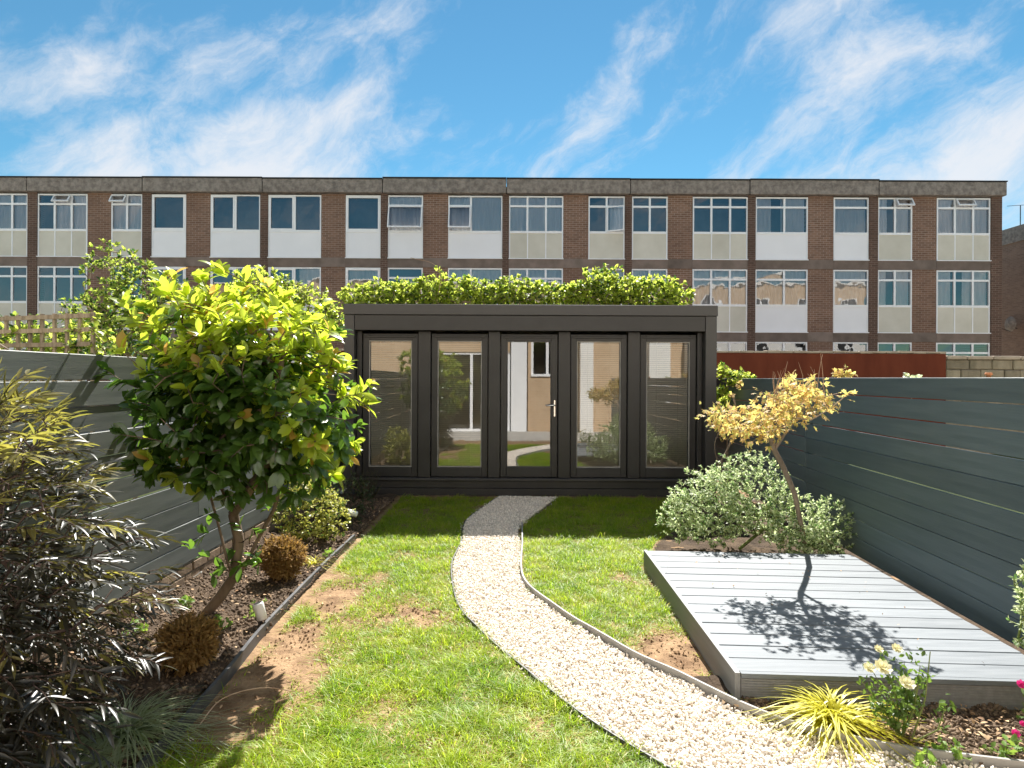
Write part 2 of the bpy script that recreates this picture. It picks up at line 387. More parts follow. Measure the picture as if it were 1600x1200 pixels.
def leaf_parts(root, name, tmpl, pos, fr, sc, mat, limit=300, rest='foliage', sub=None):
    """the leaves that show largest as single objects, the rest as one part"""
    par = sub or root; off = np.array(OFF[par.name])
    camp = np.array((0, 0, 1.545)); dist = np.linalg.norm(pos - camp, axis=1)
    size = (sc if sc.ndim == 1 else sc[:, 1]) / dist
    order = np.argsort(-size * (1 + .3 * rng.random(len(size))))
    sel = order[:limit]; oth = order[limit:]
    me = raw(name, tmpl[0], tmpl[1], mat, True)
    for i in sel:
        o = bpy.data.objects.new(name, me); COL.objects.link(o); o.parent = par
        m = Matrix([list(r) for r in fr[i]]).to_4x4(); m.translation = Vector(pos[i] - off)
        s3 = sc[i] if sc.ndim > 1 else (sc[i],) * 3
        o.matrix_local = m @ Matrix.Diagonal((*s3, 1))
    if len(oth):
        V, F = instance(tmpl, pos[oth], fr[oth], sc[oth]); put(rest, V, F, mat, par, True, kind='stuff')
def grow(trunk, tips, r_tip=.003, power=.42, jit=.05, n=5, step=.18):
    """trunk: list of polylines (first point of later ones lies on an earlier one); tips joined to the nearest wood"""
    P = []; par = []
    for line in trunk:
        prev = -1
        for p in line:
            p = np.array(p, float)
            if prev == -1 and P:
                d = np.linalg.norm(np.array(P) - p, axis=1); prev = int(np.argmin(d))
                if d[prev] < 1e-4: continue
            P.append(p); par.append(prev); prev = len(P) - 1
    top = np.mean([l[-1] for l in trunk], axis=0)
    ends = []
    for t in sorted(tips, key=lambda q: np.linalg.norm(q - top)):
        A = np.array(P); d = np.linalg.norm(A - t, axis=1) + .35 * np.maximum(0, A[:, 2] - t[2]); k = int(np.argmin(d))
        a = P[k]; L = np.linalg.norm(t - a); m = max(1, int(L / step)); prev = k
        for i in range(1, m + 1):
            q = a + (t - a) * i / m
            if i < m: q = q + rng.normal(size=3) * jit * L * .5 + np.array((0, 0, -.06 * L * math.sin(math.pi * i / m)))
            P.append(q); par.append(prev); prev = len(P) - 1
        ends.append(prev)
    cnt = np.zeros(len(P))
    ch = [0] * len(P)
    for i, p in enumerate(par):
        if p >= 0: ch[p] += 1
    for i in range(len(P)):
        if ch[i] == 0:
            k = i
            while k >= 0: cnt[k] += 1; k = par[k]
    R = r_tip * np.maximum(cnt, 1) ** power
    mb = MB()
    for i, p in enumerate(par):
        if p >= 0: mb.tube([P[p], P[i]], [min(R[p], R[i] * 1.35), R[i]], n if R[i] < .012 else 8, cap=False)
    dirs = np.array([nrm(P[e] - P[par[e]]) for e in ends]) if ends else np.zeros((0, 3))
    return mb, np.array([P[e] for e in ends]), dirs
def blob_points(n, blobs, shell=.55):
    """points in a union of ellipsoids, biased to the shell"""
    w = np.array([b[1][0] * b[1][1] * b[1][2] for b in blobs]); w = w / w.sum(); out = []
    for c, r in zip([b[0] for b in blobs], [b[1] for b in blobs]): pass
    k = rng.choice(len(blobs), n, p=w)
    d = rdir(n); rad = (shell + (1 - shell) * rng.random(n)) ** .8
    C = np.array([b[0] for b in blobs])[k]; R = np.array([b[1] for b in blobs])[k]
    return C + d * R * rad[:, None], d
def rosettes(tips, dirs, k, spread, upb=.3):
    """k leaves round each twig end"""
    n = len(tips); pos = np.repeat(tips, k, 0); d0 = np.repeat(dirs, k, 0)
    side = rdir(n * k); side = nrm(side - d0 * np.sum(side * d0, 1, keepdims=True))
    s = spread * (.5 + rng.random((n * k, 1)))
    d = nrm(d0 + side * s + np.array((0, 0, upb)) * .4)
    pos = pos - d0 * rng.random((n * k, 1)) * .05
    return pos, d, nrm(d0 * .7 + np.array((0, 0, .6)) + rng.normal(size=(n * k, 3)) * .3)

# ------------------------------------------------------------------ the ground
put('ground', [(-400, -300, -.07), (400, -300, -.07), (400, 900, -.07), (-400, 900, -.07)], [(0, 1, 2, 3)], 'yard', kind='structure')
LX = [(-0.15, 8.3), (-0.47, 6.95), (-0.46, 5.97), (-0.48, 5.32), (-0.42, 4.73), (-0.33, 4.27), (-0.19, 3.92), (0.07, 3.4), (0.34, 2.91), (0.62, 2.54), (1.0, 2.1), (1.5, 1.7)]
RX = [(0.59, 8.25), (0.10, 6.66), (0.09, 5.88), (0.08, 4.84), (0.28, 4.24), (0.51, 3.79), (0.68, 3.49), (0.87, 3.25), (1.07, 2.95), (1.26, 2.78), (1.53, 2.64), (1.80, 2.56), (2.3, 2.45)]
LP = np.array(smooth_path([(*p, 0) for p in LX], 8))[:, :2]; RP = np.array(smooth_path([(*p, 0) for p in RX], 8))[:, :2]
PATH = np.concatenate([LP, RP[::-1]])
def inside(poly, x, y):
    r = np.zeros(len(x), bool); j = len(poly) - 1
    for i in range(len(poly)):
        xi, yi = poly[i]; xj, yj = poly[j]
        c = ((yi > y) != (yj > y)) & (x < (xj - xi) * (y - yi) / (yj - yi + 1e-12) + xi); r ^= c; j = i
    return r
def poly_dist(line, x, y):
    d = np.full(len(x), 9.0)
    for a, b in zip(line[:-1], line[1:]):
        ab = b - a; t = np.clip(((x - a[0]) * ab[0] + (y - a[1]) * ab[1]) / (ab @ ab + 1e-12), 0, 1)
        d = np.minimum(d, np.hypot(x - a[0] - t * ab[0], y - a[1] - t * ab[1]))
    return d
DECK_L = (1.07, 1.085); DY0, DY1 = 3.05, 5.24
def right_of_path(x, y):
    """bed side of the path's lower curve"""
    rx = np.interp(y, RP[::-1][:, 1], RP[::-1][:, 0]); return x > rx
def heightfield(name, x0, x1, y0, y1, step, z, amp, freq, mat, keep=None, seed=0):
    nx = int((x1 - x0) / step) + 1; ny = int((y1 - y0) / step) + 1
    X, Y = np.meshgrid(np.linspace(x0, x1, nx), np.linspace(y0, y1, ny)); x = X.ravel(); y = Y.ravel()
    h = z + amp * (fbm(x * freq, y * freq, seed, 5) - .5) * 2
    V = np.stack([x, y, h], 1); i = np.arange(nx * ny).reshape(ny, nx)
    F = np.stack([i[:-1, :-1], i[:-1, 1:], i[1:, 1:], i[1:, :-1]], -1).reshape(-1, 4)
    if keep is not None:
        c = V[F].mean(1); F = F[keep(c[:, 0], c[:, 1])]
        u, inv = np.unique(F, return_inverse=True); V = V[u]; F = inv.reshape(-1, 4)
    return put(name, V, F, mat, smooth=True, kind='structure')
def not_path(x, y): return ~inside(PATH, x, y)
heightfield('lawn', -1.6, 3.2, 1.0, 11.2, .035, -.004, .014, 4, 'lawn_earth', not_path, 3)
heightfield('soil_bed', -2.72, -1.475, .8, 8.35, .025, .035, .045, 7, 'bed_earth', None, 9)
def bed_edge(y): return np.interp(y, [5.15, 5.7, 6.3, 7.2, 8.3], [1.2, 1.3, 1.55, 1.95, 2.1]) + .05 * np.sin(y * 5)
def bed_mask(x, y): return (right_of_path(x, y) & (y < 3.3) & (x > .9)) | ((y > 5.15) & (x > bed_edge(y)) & (y < 8.3)) | (x > 2.40 + .052 * y)
heightfield('soil_bed', .9, 3.2, 1.9, 8.3, .025, .012, .035, 8, 'bed_earth', bed_mask, 21)
n = 60
def resample(P, n):
    s = np.r_[0, np.cumsum(np.hypot(*np.diff(P, axis=0).T))]; t = np.linspace(0, s[-1], n); return np.stack([np.interp(t, s, P[:, 0]), np.interp(t, s, P[:, 1])], 1)
a = resample(LP, n); b = resample(RP, n)
V = np.zeros((2 * n, 3)); V[:n, :2] = a; V[n:, :2] = b; V[:, 2] = .004
put('path', V, np.array([(i, n + i, n + i + 1, i + 1) for i in range(n - 1)]), 'path_base', kind='structure')
put('lawn', [(2.75, -1.5, -.05), (12, -1.5, -.05), (12, 13.9, -.05), (3.4, 13.9, -.05)], [(0, 1, 2, 3)], 'far_lawn', kind='structure')
put('lawn', [(-12, -1.5, -.05), (-2.62, -1.5, -.05), (-2.5, 13.9, -.05), (-12, 13.9, -.05)], [(0, 1, 2, 3)], 'far_lawn', kind='structure')
put('patio', [(-3.2, -1.6, .0), (3.2, -1.6, .0), (3.2, 1.25, .0), (-3.2, 1.25, .0)], [(0, 1, 2, 3)], 'patio', kind='structure')

# ------------------------------------------------------------------ long three-storey block behind the gardens
BY = 22.7
K = BY / 1000
bld = thing('terrace_block', (0, BY, -.05), 'long three storey brown brick block with white framed windows and flat concrete parapet', 'building')
X0, X1 = -24.0, (1563 - 800) * K
HEAD = [8.01, 5.445, 2.88]; WH = 1.27; UH = 2.22
cols = [(-35, 43, '3', 'b'), (58, 136, '3', 'b'), (173, 222, '2', 'b'), (236, 290, '1', 'w'), (328, 406, 'D', 'w'), (418, 501, 'D', 'w'), (539, 594, '1', 'w'), (605, 660, 'T', 'w'),
        (699, 784, 'L', 'w'), (794, 879, '3', 'b'), (918, 975, '2', 'b'), (986, 1042, '2', 'b'), (1081, 1167, '3', 'b'), (1179, 1261, 'M', 'w'), (1301, 1356, 'T', 'w'), (1370, 1424, '2', 'b'), (1462, 1546, '3', 'b')]
cols = [(-220, -142, '3', 'b'), (-105, -52, '2', 'b')] + cols
px = lambda p: (p - 800) * K
# brickwork between windows: one wall part per strip, so the window openings are real
edges = sorted([(px(c[0]), px(c[1])) for c in cols])
piers = [px(p) for p in (-45, 50, 229, 412, 600, 789, 980, 1173, 1363)]
strips = []; cur = X0
for e0, e1 in edges:
    strips.append((cur, e0)); cur = e1
strips.append((cur, X1))
for s0, s1 in strips:
    if s1 - s0 < .02: continue
    narrow = (s1 - s0) < .5
    MB().box(s0, s1, BY + (.0 if not narrow else -.045), BY + .32, -.05, 8.06).put('wall_pier', 'brick_dark' if narrow else 'brick_brown', bld)
MB().box(X1 - .36, X1, BY - .05, BY + 9, -.05, 8.06).put('end_wall', 'brick_dark', bld)
for s0, s1 in strips:
    mid = (s0 + s1) / 2
for k, zt in enumerate((HEAD[0] - UH, HEAD[1] - UH)):
    z1 = zt; z0 = HEAD[k + 1] + .002
    for e0, e1 in edges: MB().box(e0 - .003, e1 + .003, BY - .03, BY + .3, z0, z1).put('floor_band', 'concrete_band', bld)
    for s0, s1 in strips:
        if s1 - s0 > .5: MB().box(s0 + .004, s1 - .004, BY - .022, BY + .02, z0 + .01, z1 + .01).put('floor_band', 'concrete_band', bld)
joints = [X0] + [px(p) for p in (-130, 47, 226, 412, 598, 790, 982, 1167, 1367)] + [X1 + .05]
for i, (j0, j1) in enumerate(zip(joints, joints[1:])):
    dz = [0, 0, .0, .02, 0, .035, .03, .02, .035, .0][i % 10]
    pn = MB().bbox(j0 + .012, j1 - .012, BY - .22, BY + .3, 8.05, 8.52 + dz, .015).put('parapet_panel', 'concrete', bld)
    MB().box(j0 + .004, j1 - .004, BY - .25, BY + .34, 8.522 + dz, 8.56 + dz).put('roof_edge', 'felt', pn)
MB().box(X0, X1, BY + .3, BY + 9, 8.2, 8.42).put('roof', 'felt', bld)
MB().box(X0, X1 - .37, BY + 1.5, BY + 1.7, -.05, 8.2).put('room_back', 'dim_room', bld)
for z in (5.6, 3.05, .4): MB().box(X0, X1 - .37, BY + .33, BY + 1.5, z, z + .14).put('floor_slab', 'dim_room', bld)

def curtain_mesh(x0, x1, z0, z1, y, amp=.03, waves=None):
    w = x1 - x0; nn = max(6, int(w / .035)); xs = np.linspace(x0, x1, nn); ph = random.random() * 6
    ys = y + amp * np.sin((xs - x0) * 42 + ph + .8 * np.sin((xs - x0) * 9))
    V = [(x, yy, z0) for x, yy in zip(xs, ys)] + [(x + .01 * math.sin(x * 30), yy, z1) for x, yy in zip(xs, ys)]
    return V, [(i, i + 1, nn + i + 1, nn + i) for i in range(nn - 1)]
FB = .05
def sash(win, x0, x1, z0, z1, y, hinge=None, ang=0):
    """an opened light: frame + pane turned about its hinge"""
    V = MB(); b = .045
    V.box(x0, x1, y, y + .045, z1 - b, z1).box(x0, x1, y, y + .045, z0, z0 + b).box(x0, x0 + b, y + .001, y + .044, z0 + b, z1 - b).box(x1 - b, x1, y + .001, y + .044, z0 + b, z1 - b)
    P = np.array(V.v); G = np.array([(x0 + b, y + .02, z0 + b), (x1 - b, y + .02, z0 + b), (x1 - b, y + .02, z1 - b), (x0 + b, y + .02, z1 - b)])
    def rot(A):
        A = A.copy(); c, s = math.cos(ang), math.sin(ang)
        if hinge == 'top': dy = A[:, 1] - y; dz = A[:, 2] - z1; A[:, 1] = y + dy * c + dz * s; A[:, 2] = z1 + dz * c - dy * s
        elif hinge == 'left': dy = A[:, 1] - y; dx = A[:, 0] - x0; A[:, 1] = y + dy * c - dx * s; A[:, 0] = x0 + dx * c + dy * s
        return A
    o = put('open_sash', rot(P), V.f, 'upvc', win); put('pane', rot(G), [(0, 1, 2, 3)], 'far_glass', win); return o
OPEN = {(0, 3): ('fan', .38, .68), (0, 4): ('fan', 0, .5), (0, 9): ('low', 0, 1), (0, 10): ('low', 0, .42), (0, 12): ('side', .52, 1), (0, 17): ('fan', .5, 1), (0, 18): ('fan', .36, .68)}
def window(ci, row):
    p0, p1, ty, pc = cols[ci]; x0, x1 = px(p0), px(p1); zt = HEAD[row] - .004; zs = zt - WH; zb = zt - UH + .01
    y = BY - .015; m = MB(); w = x1 - x0
    m.box(x0 + .006, x1 - .006, y, y + .07, zt - FB, zt)
    m.box(x0 + .006, x0 + FB, y, y + .07, zb, zt - FB); m.box(x1 - FB, x1 - .006, y, y + .07, zb, zt - FB)
    m.box(x0 + FB, x1 - FB, y - .01, y + .07, zs - .05, zs + .03)
    m.box(x0 - .01, x1 + .01, y - .05, y + .08, zb - .03, zb + .001)
    cut = {'3': [.34, .68], '2': [.5], '1': [], 'D': [.5], 'T': [], 'L': [.42], 'M': [.55]}[ty]
    tr = zt - .36
    cx = [x0 + FB] + [x0 + w * c for c in cut] + [x1 - FB]
    for c in cx[1:-1]: m.box(c - .035, c + .035, y + .001, y + .069, zs + .03, zt - FB)
    panes = []
    for i in range(len(cx) - 1):
        a = cx[i] + (.035 if i else 0); b_ = cx[i + 1] - (.035 if i < len(cx) - 2 else 0)
        has_t = ty in '32TM' or (ty == 'L' and i == 0)
        if has_t:
            m.box(a, b_, y + .002, y + .068, tr - .035, tr + .035); panes += [(a, b_, zs + .03, tr - .035), (a, b_, tr + .035, zt - FB)]
        else: panes.append((a, b_, zs + .03, zt - FB))
    if ty == '1' or ty == 'D':   # heavier casement border
        for a, b_, z0, z1 in panes[:1]:
            m.box(a, a + .05, y - .012, y + .03, z0, z1); m.box(b_ - .05, b_, y - .012, y + .03, z0, z1); m.box(a + .05, b_ - .05, y - .012, y + .03, z0, z0 + .05); m.box(a + .05, b_ - .05, y - .012, y + .03, z1 - .05, z1)
    bot = zb
    pcut = ([.345, .68] if ty == '3' else []) if pc == 'b' else []
    pcx = [x0 + FB] + [x0 + w * c for c in pcut] + [x1 - FB]
    for c in pcx[1:-1]: m.box(c - .02, c + .02, y + .004, y + .06, zb, zs - .05)
    win = m.put('window', 'upvc', bld)
    for i in range(len(pcx) - 1):
        MB().box(pcx[i] + (.02 if i else 0), pcx[i + 1] - (.02 if i < len(pcx) - 2 else 0), y + .02, y + .05, zb + .001, zs - .05).put('infill_panel', 'beige_panel' if pc == 'b' else 'white_panel', win)
    op = OPEN.get((row, ci))
    for a, b_, z0, z1 in panes:
        if op:
            f0 = x0 + w * op[1]; f1 = x0 + w * op[2]; cxm = (a + b_) / 2
            if f0 - .02 < cxm < f1 + .02:
                if op[0] == 'fan' and z0 > tr - .1: sash(win, a - .03, b_ + .03, z0 - .02, z1 + .02, y - .04, 'top', math.radians(32)); continue
                if op[0] == 'low' and z1 < tr + .1: sash(win, a - .03, b_ + .03, z0 + .03, z1 + .02, y - .04, 'top', math.radians(16)); continue
                if op[0] == 'side' and z1 < tr + .1: sash(win, a - .03, b_ + .03, z0 - .02, z1 + .02, y - .04, 'left', math.radians(24)); continue
        put('pane', [(a - .004, y + .035, z0 - .004), (b_ + .004, y + .035, z0 - .004), (b_ + .004, y + .035 + random.uniform(-.006, .006), z1 + .004), (a - .004, y + .035 + random.uniform(-.003, .003), z1 + .004)], [(0, 1, 2, 3)], 'far_glass', win)
    # curtains behind some windows
    st = {2: 1, 3: 1, 4: 2, 5: 0, 6: 0, 7: 0, 8: 0, 9: 2, 10: 2, 11: 2, 12: 6, 13: 0, 14: 0, 15: 5, 16: 2, 17: 5, 18: 2}.get(ci, 1)
    if row == 1: st = {2: 0, 3: 0, 4: 0, 7: 6, 8: 2, 9: 0, 10: 2, 11: 2, 12: 2, 13: 2, 14: 2, 15: 2, 16: 2, 17: 5, 18: 5}.get(ci, 0)
    if row == 2: st = 0
    def cur(f0, f1, t0=zs, t1=zt): 
        V, F = curtain_mesh(x0 + w * f0 + .03, x0 + w * f1 - .03, t0, t1, BY + .13); put('curtain', V, F, 'curtain', win, True)
    if st == 1: cur(.3, 1)
    elif st == 2: cur(0, 1)
    elif st == 3: cur(0, 1, zs + .25, zt)
    elif st == 4: cur(.42, 1, zt - .55, zt)
    elif st == 5: cur(.0, .34); cur(.5, .98)
    elif st == 6: cur(.55, 1)
for row in range(3):
    for ci in range(len(cols)): window(ci, row)

# brick building further along, side wall towards the block
sb = thing('side_building', (22.4, 20, -.05), 'plain brown brick building with grey parapet at the right end of the block', 'building')
MB().box(22.4, 32, 19, 44, -.05, 7.7).put('wall', 'brick_side', sb)
MB().box(22.34, 32, 18.95, 44.1, 7.702, 8.4).put('parapet', 'concrete', sb)
m = MB(); m.tube([(23.0, 29, 8.4), (23.0, 29, 9.5)], .02, 6)
ant = m.put('aerial_mast', 'black_metal', sb)
MB().tube([(22.4, 29, 9.45), (23.8, 29, 9.55)], .012, 5).put('aerial_boom', 'black_metal', ant)
dish = thing('satellite_dish', (22.35, 28.4, 3.9), 'small grey satellite dish on the brick side building', 'satellite dish')
V = []; F = []
for i in range(5):
    r = .34 * i / 4
    for k in range(16):
        t = 2 * math.pi * k / 16; V.append((22.0 + .45 * r * r * 2 - .0, 28.4 + r * math.cos(t), 4.05 + r * math.sin(t)))
for i in range(4):
    for k in range(16): F.append((i * 16 + k, i * 16 + (k + 1) % 16, (i + 1) * 16 + (k + 1) % 16, (i + 1) * 16 + k))
put('reflector', V, F, 'concrete', dish, True)
MB().tube([(22.4, 28.4, 3.85), (22.2, 28.4, 3.95), (22.01, 28.4, 4.05)], .02, 6).put('bracket', 'black_metal', dish)
MB().tube([(22.1, 28.4, 3.72), (21.6, 28.4, 3.9)], .012, 5).put('feed_arm', 'black_metal', dish)

# ------------------------------------------------------------------ garden walls beyond the right fence
WY = 14.0
rw = thing('red_wall', (4, WY, -.05), 'dark red painted garden wall under the brick block', 'wall')
MB().box(-4.0, 9.49, WY, WY + .2, -.07, 2.12).put('wall_face', 'rust_wall', rw)
x = -4.0
while x < 9.4:
    L = .29; MB().bbox(x + .004, min(x + L, 9.49) - .004, WY - .02, WY + .22, 2.122 + random.uniform(0, .012), 2.165 + random.uniform(0, .02), .006).put('coping_stone', 'coping', rw); x += L
bw = thing('block_wall', (9.5, WY, -.05), 'weathered grey stone block wall at the end of the red wall', 'wall')
MB().box(9.52, 16.5, WY + .06, WY + .2, -.07, 2.0).put('wall_core', 'mortar', bw)
zz = [.9, 1.12, 1.33, 1.56, 1.78, 2.0]
for r, (z0, z1) in enumerate(zip(zz, zz[1:])):
    x = 9.5 - (.2 if r % 2 else 0)
    while x < 16.4:
        L = random.uniform(.34, .56); xa = max(x, 9.5)
        if x + L - xa > .08: MB().bbox(xa + .008, x + L - .008, WY + random.uniform(-.012, .012), WY + .15, z0 + .008, z1 - .008, .016).put('stone_block', 'block', bw)
        x += L
MB().box(9.5, 16.5, WY + .01, WY + .15, -.07, .9).put('wall_base', 'block', bw)
x = 9.5
while x < 16.4:
    L = random.uniform(.4, .6); MB().bbox(x + .006, x + L - .006, WY - .03, WY + .24, 2.002, 2.075 + random.uniform(0, .02), .014).put('coping_stone', 'coping', bw); x += L

# ------------------------------------------------------------------ house behind the viewpoint (mirrored in the glass)
HY = -1.6
hs = thing('brick_house', (0, HY, -.05), 'tan brick house with white doors, seen mirrored in the garden room glass', 'building')
hw = [(-26, -8.2, 0, 8.5), (-7.0, -2.3, 0, 8.5), (-2.3, -.06, 0, .05), (-2.3, -.06, 2.35, 8.5), (-.06, .46, 2.7, 8.5), (.46, .55, 0, 8.5), (.55, 1.5, 0, 1.65), (.55, 1.5, 2.75, 8.5), (1.5, 3.3, 0, 8.5), (3.3, 4.6, 0, .9), (3.3, 4.6, 2.3, 8.5), (4.6, 26, 0, 8.5), (-8.2, -7, 0, 1), (-8.2, -7, 2.2, 8.5)]
for a_, b_, c_, d_ in hw: MB().box(a_, b_, HY - .3, HY, c_ - .05, d_ - .05).put('wall', 'brick_tan', hs)
MB().box(-26, 26, HY + .001, HY + .02, 2.95, 6.6).put('bounce_band', 'render_white', hs)  # white band added to the house to bounce sunlight onto the shaded block front
MB().box(-26, 26, HY - 1.6, HY - 1.4, -.05, 8).put('room_back', 'dim_room', hs)
MB().box(-26.2, 26.2, HY - 2, HY + .12, 8.45, 8.6).put('roof_edge', 'render_white', hs)
MB().box(-.03, .43, HY - .12, HY + .03, -.04, 2.64).put('door', 'upvc', hs)
MB().box(1.95, 2.32, HY + .002, HY + .35, -.04, 2.9).put('white_column', 'render_white', hs)
MB().box(5.0, 6.2, HY + .002, HY + .6, -.04, 2.9).put('white_column', 'render_white', hs)
MB().box(3.9, 4.5, HY + .01, HY + .4, 1.2, 2.9).put('white_column', 'render_white', hs)
for a_, b_, c_, d_ in ((-2.3, -.06, 0, 2.3), (.55, 1.5, 1.6, 2.7), (3.3, 4.6, .85, 2.25), (-8.2, -7, .95, 2.15)):
    m = MB(); e = .07
    m.box(a_, b_, HY - .1, HY - .03, d_ - e, d_).box(a_, b_, HY - .1, HY + .04, c_, c_ + e).box(a_, a_ + e, HY - .1, HY - .03, c_ + e, d_ - e).box(b_ - e, b_, HY - .1, HY - .03, c_ + e, d_ - e)
    m.box((a_ + b_) / 2 - .04, (a_ + b_) / 2 + .04, HY - .1, HY - .03, c_ + e, d_ - e)
    w_ = m.put('window', 'upvc', hs); put('pane', [(a_, HY - .06, c_), (b_, HY - .06, c_), (b_, HY - .06, d_), (a_, HY - .06, d_)], [(3, 2, 1, 0)], 'far_glass', w_)
for a_ in (-24, -20, -17, -13, -10, -6, -1.5, 2.2, 6.4, 10, 14, 17.5, 21, 24):    # first-floor windows
    for z_ in (3.4, 6.1):
        m = MB(); m.box(a_, a_ + 1.3, HY + .023, HY + .07, z_, z_ + .09).box(a_, a_ + 1.3, HY + .023, HY + .07, z_ + 1.31, z_ + 1.4).box(a_, a_ + .09, HY + .023, HY + .07, z_ + .09, z_ + 1.31).box(a_ + 1.21, a_ + 1.3, HY + .023, HY + .07, z_ + .09, z_ + 1.31).box(a_ + .61, a_ + .69, HY + .023, HY + .07, z_ + .09, z_ + 1.31)
        w_ = m.put('window', 'upvc', hs); MB().box(a_ + .02, a_ + 1.28, HY + .022, HY + .032, z_ + .02, z_ + 1.38).put('dark_pane', 'felt', w_)

# ------------------------------------------------------------------ garden room
GY = 8.3; WYR = 8.48
gr = thing('garden_room', (.24, GY, 0), 'dark brown flat roofed garden room with five tall glazed panels', 'garden room')
MB().bbox(-2.19, 2.665, GY - .012, GY + 3.05, 2.362, 2.50, .006).put('roof', 'room_trim', gr)
MB().bbox(-2.045, 2.505, GY + .004, GY + .19, 2.163, 2.358, .004).put('fascia_board', 'room_paint', gr)
MB().bbox(-2.18, -2.05, GY, GY + .35, 0.0, 2.36, .005).put('corner_post', 'room_trim', gr)
MB().bbox(2.51, 2.655, GY, GY + .35, 0.0, 2.36, .005).put('corner_post', 'room_trim', gr)
for a_, b_ in ((-2.18, -2.08), (2.55, 2.655)): MB().box(a_ + .005, b_ - .005, GY + .352, GY + 3.0, 0, 2.358).put('side_wall', 'room_paint', gr)
MB().box(-2.07, 2.54, GY + 2.9, GY + 3.0, 0, 2.358).put('back_wall', 'interior', gr)
MB().box(-2.07, 2.54, GY + .4, GY + 2.89, 0.05, .12).put('floor', 'interior', gr)
MB().box(-2.07, 2.54, GY + .36, GY + 2.89, 2.28, 2.35).put('ceiling', 'interior', gr)
for i, (z0, z1) in enumerate(((.0, .098), (.102, .198))): MB().bbox(-2.048, 2.508, WYR - .09 + .012 * i, WYR + .08, z0, z1, .004).put('plinth_board', 'room_paint', gr)
MB().bbox(-2.048, 2.508, WYR - .11, WYR + .08, .2, .232, .005).put('sill', 'room_trim', gr)
glassx = [(-1.89, -1.325), (-.984, -.40), (-.068, .522), (.857, 1.437), (1.775, 2.35)]
so = [(a - .085, b + .085) for a, b in glassx]
mull = [(-2.048, so[0][0])] + [(so[i][1], so[i + 1][0]) for i in range(4)] + [(so[4][1], 2.508)]
for a_, b_ in mull: MB().bbox(a_ + .003, b_ - .003, WYR - .055, WYR + .08, .234, 2.16, .006).put('mullion', 'room_paint', gr)
for i, ((g0, g1), (s0, s1)) in enumerate(zip(glassx, so)):
    zb, zt = .366, 2.037; m = MB(); y = WYR - .02; e = .085
    m.bbox(s0 + .004, g0, y, y + .07, .24, 2.13, .005).bbox(g1, s1 - .004, y, y + .07, .24, 2.13, .005)
    m.bbox(g0 - .001, g1 + .001, y + .001, y + .069, .24, zb, .005).bbox(g0 - .001, g1 + .001, y + .001, y + .069, zt, 2.13, .005)
    m.bbox(s0 + .03, s1 - .03, y - .014, y + .002, 2.075, 2.10, .004)
    nm = 'door' if i == 2 else 'window'
    w_ = m.put(nm, 'room_paint', gr)
    m = MB(); gb = .012
    m.box(g0, g1, y + .008, y + .03, zb, zb + gb).box(g0, g1, y + .008, y + .03, zt - gb, zt).box(g0, g0 + gb, y + .008, y + .03, zb + gb, zt - gb).box(g1 - gb, g1, y + .008, y + .03, zb + gb, zt - gb)
    m.put('glazing_bead', 'edge_grey' if i != 2 else 'room_trim', w_)
    put('pane', [(g0, y + .035, zb), (g1, y + .035, zb), (g1, y + .035, zt), (g0, y + .035, zt)], [(0, 1, 2, 3)], 'glass', w_)
    if i != 2:
        m = MB(); z = zb + .02; tl = math.radians(62); hw_ = .0125
        while z < zt - .02:
            jy = random.uniform(-.0006, .0006)
            dy, dz = hw_ * math.cos(tl), hw_ * math.sin(tl); b0 = len(m.v)
            m.v += [(g0 + .014, y + .07 - dy + jy, z - dz), (g1 - .014, y + .07 - dy - jy, z - dz), (g1 - .014, y + .07 + dy, z + dz), (g0 + .014, y + .07 + dy, z + dz)]
            m.f.append((b0, b0 + 1, b0 + 2, b0 + 3)); z += .0255
        for q in (.25, .75): xq = g0 + (g1 - g0) * q; m.box(xq - .002, xq + .002, y + .056, y + .058, zb, zt)
        m.box(g0 + .01, g1 - .01, y + .055, y + .085, zb + .002, zb + .018)
        m.put('blind', 'blind', w_, kind='stuff')
    else:
        for z in (1.93, 1.14, .38):
            MB().tube([(s0 - .008, y - .022, z - .06), (s0 - .008, y - .022, z + .06)], .013, 8).put('hinge', 'black_metal', w_)
        MB().bbox(s1 - .055, s1 - .03, y - .012, y - .001, 1.04, 1.26, .004).put('handle_plate', 'chrome', w_)
        MB().tube([(s1 - .043, y - .01, 1.19), (s1 - .043, y - .05, 1.19), (s1 - .06, y - .055, 1.19), (s1 - .16, y - .055, 1.187)], [.010, .010, .0105, .009], 8).put('handle', 'chrome', w_, True)

# ------------------------------------------------------------------ timber fences
def fence(name, label, x0, slope, top, pitch, nrow, face, mat, spans, zb):
    r = thing(name, (x0, 0, 0), label, 'fence'); r.rotation_euler = (0, 0, -math.atan(slope))
    OFF[r.name] = Vector((0, 0, 0))
    for a_, b_ in spans:
        L = b_ - a_; me_set = []
        for q in range(3):
            mb = MB(); mb.bbox(0 if face > 0 else -.021, .021 if face > 0 else 0, 0, L - .003, 0, pitch - .0042 - .0022 * q, .003)
            me_set.append(raw('board', mb.v, mb.f, mat))
        for k in range(nrow):
            z = top - (k + 1) * pitch + .003
            link('board', me_set[random.randrange(3)], r, (random.uniform(-.0025, .0025), a_, z + random.uniform(-.0015, .0015)), (random.uniform(-.0005, .0005), random.uniform(-.016, .016), random.uniform(-.0006, .0006)))
        for yp in (a_ + .02, (a_ + b_) / 2, b_ - .12):
            mb = MB(); mb.bbox(.026 if face > 0 else -.116, .116 if face > 0 else -.026, yp, yp + .09, -.07, top - .04, .004)
            put('post', mb.v, mb.f, mat, r)
    return r
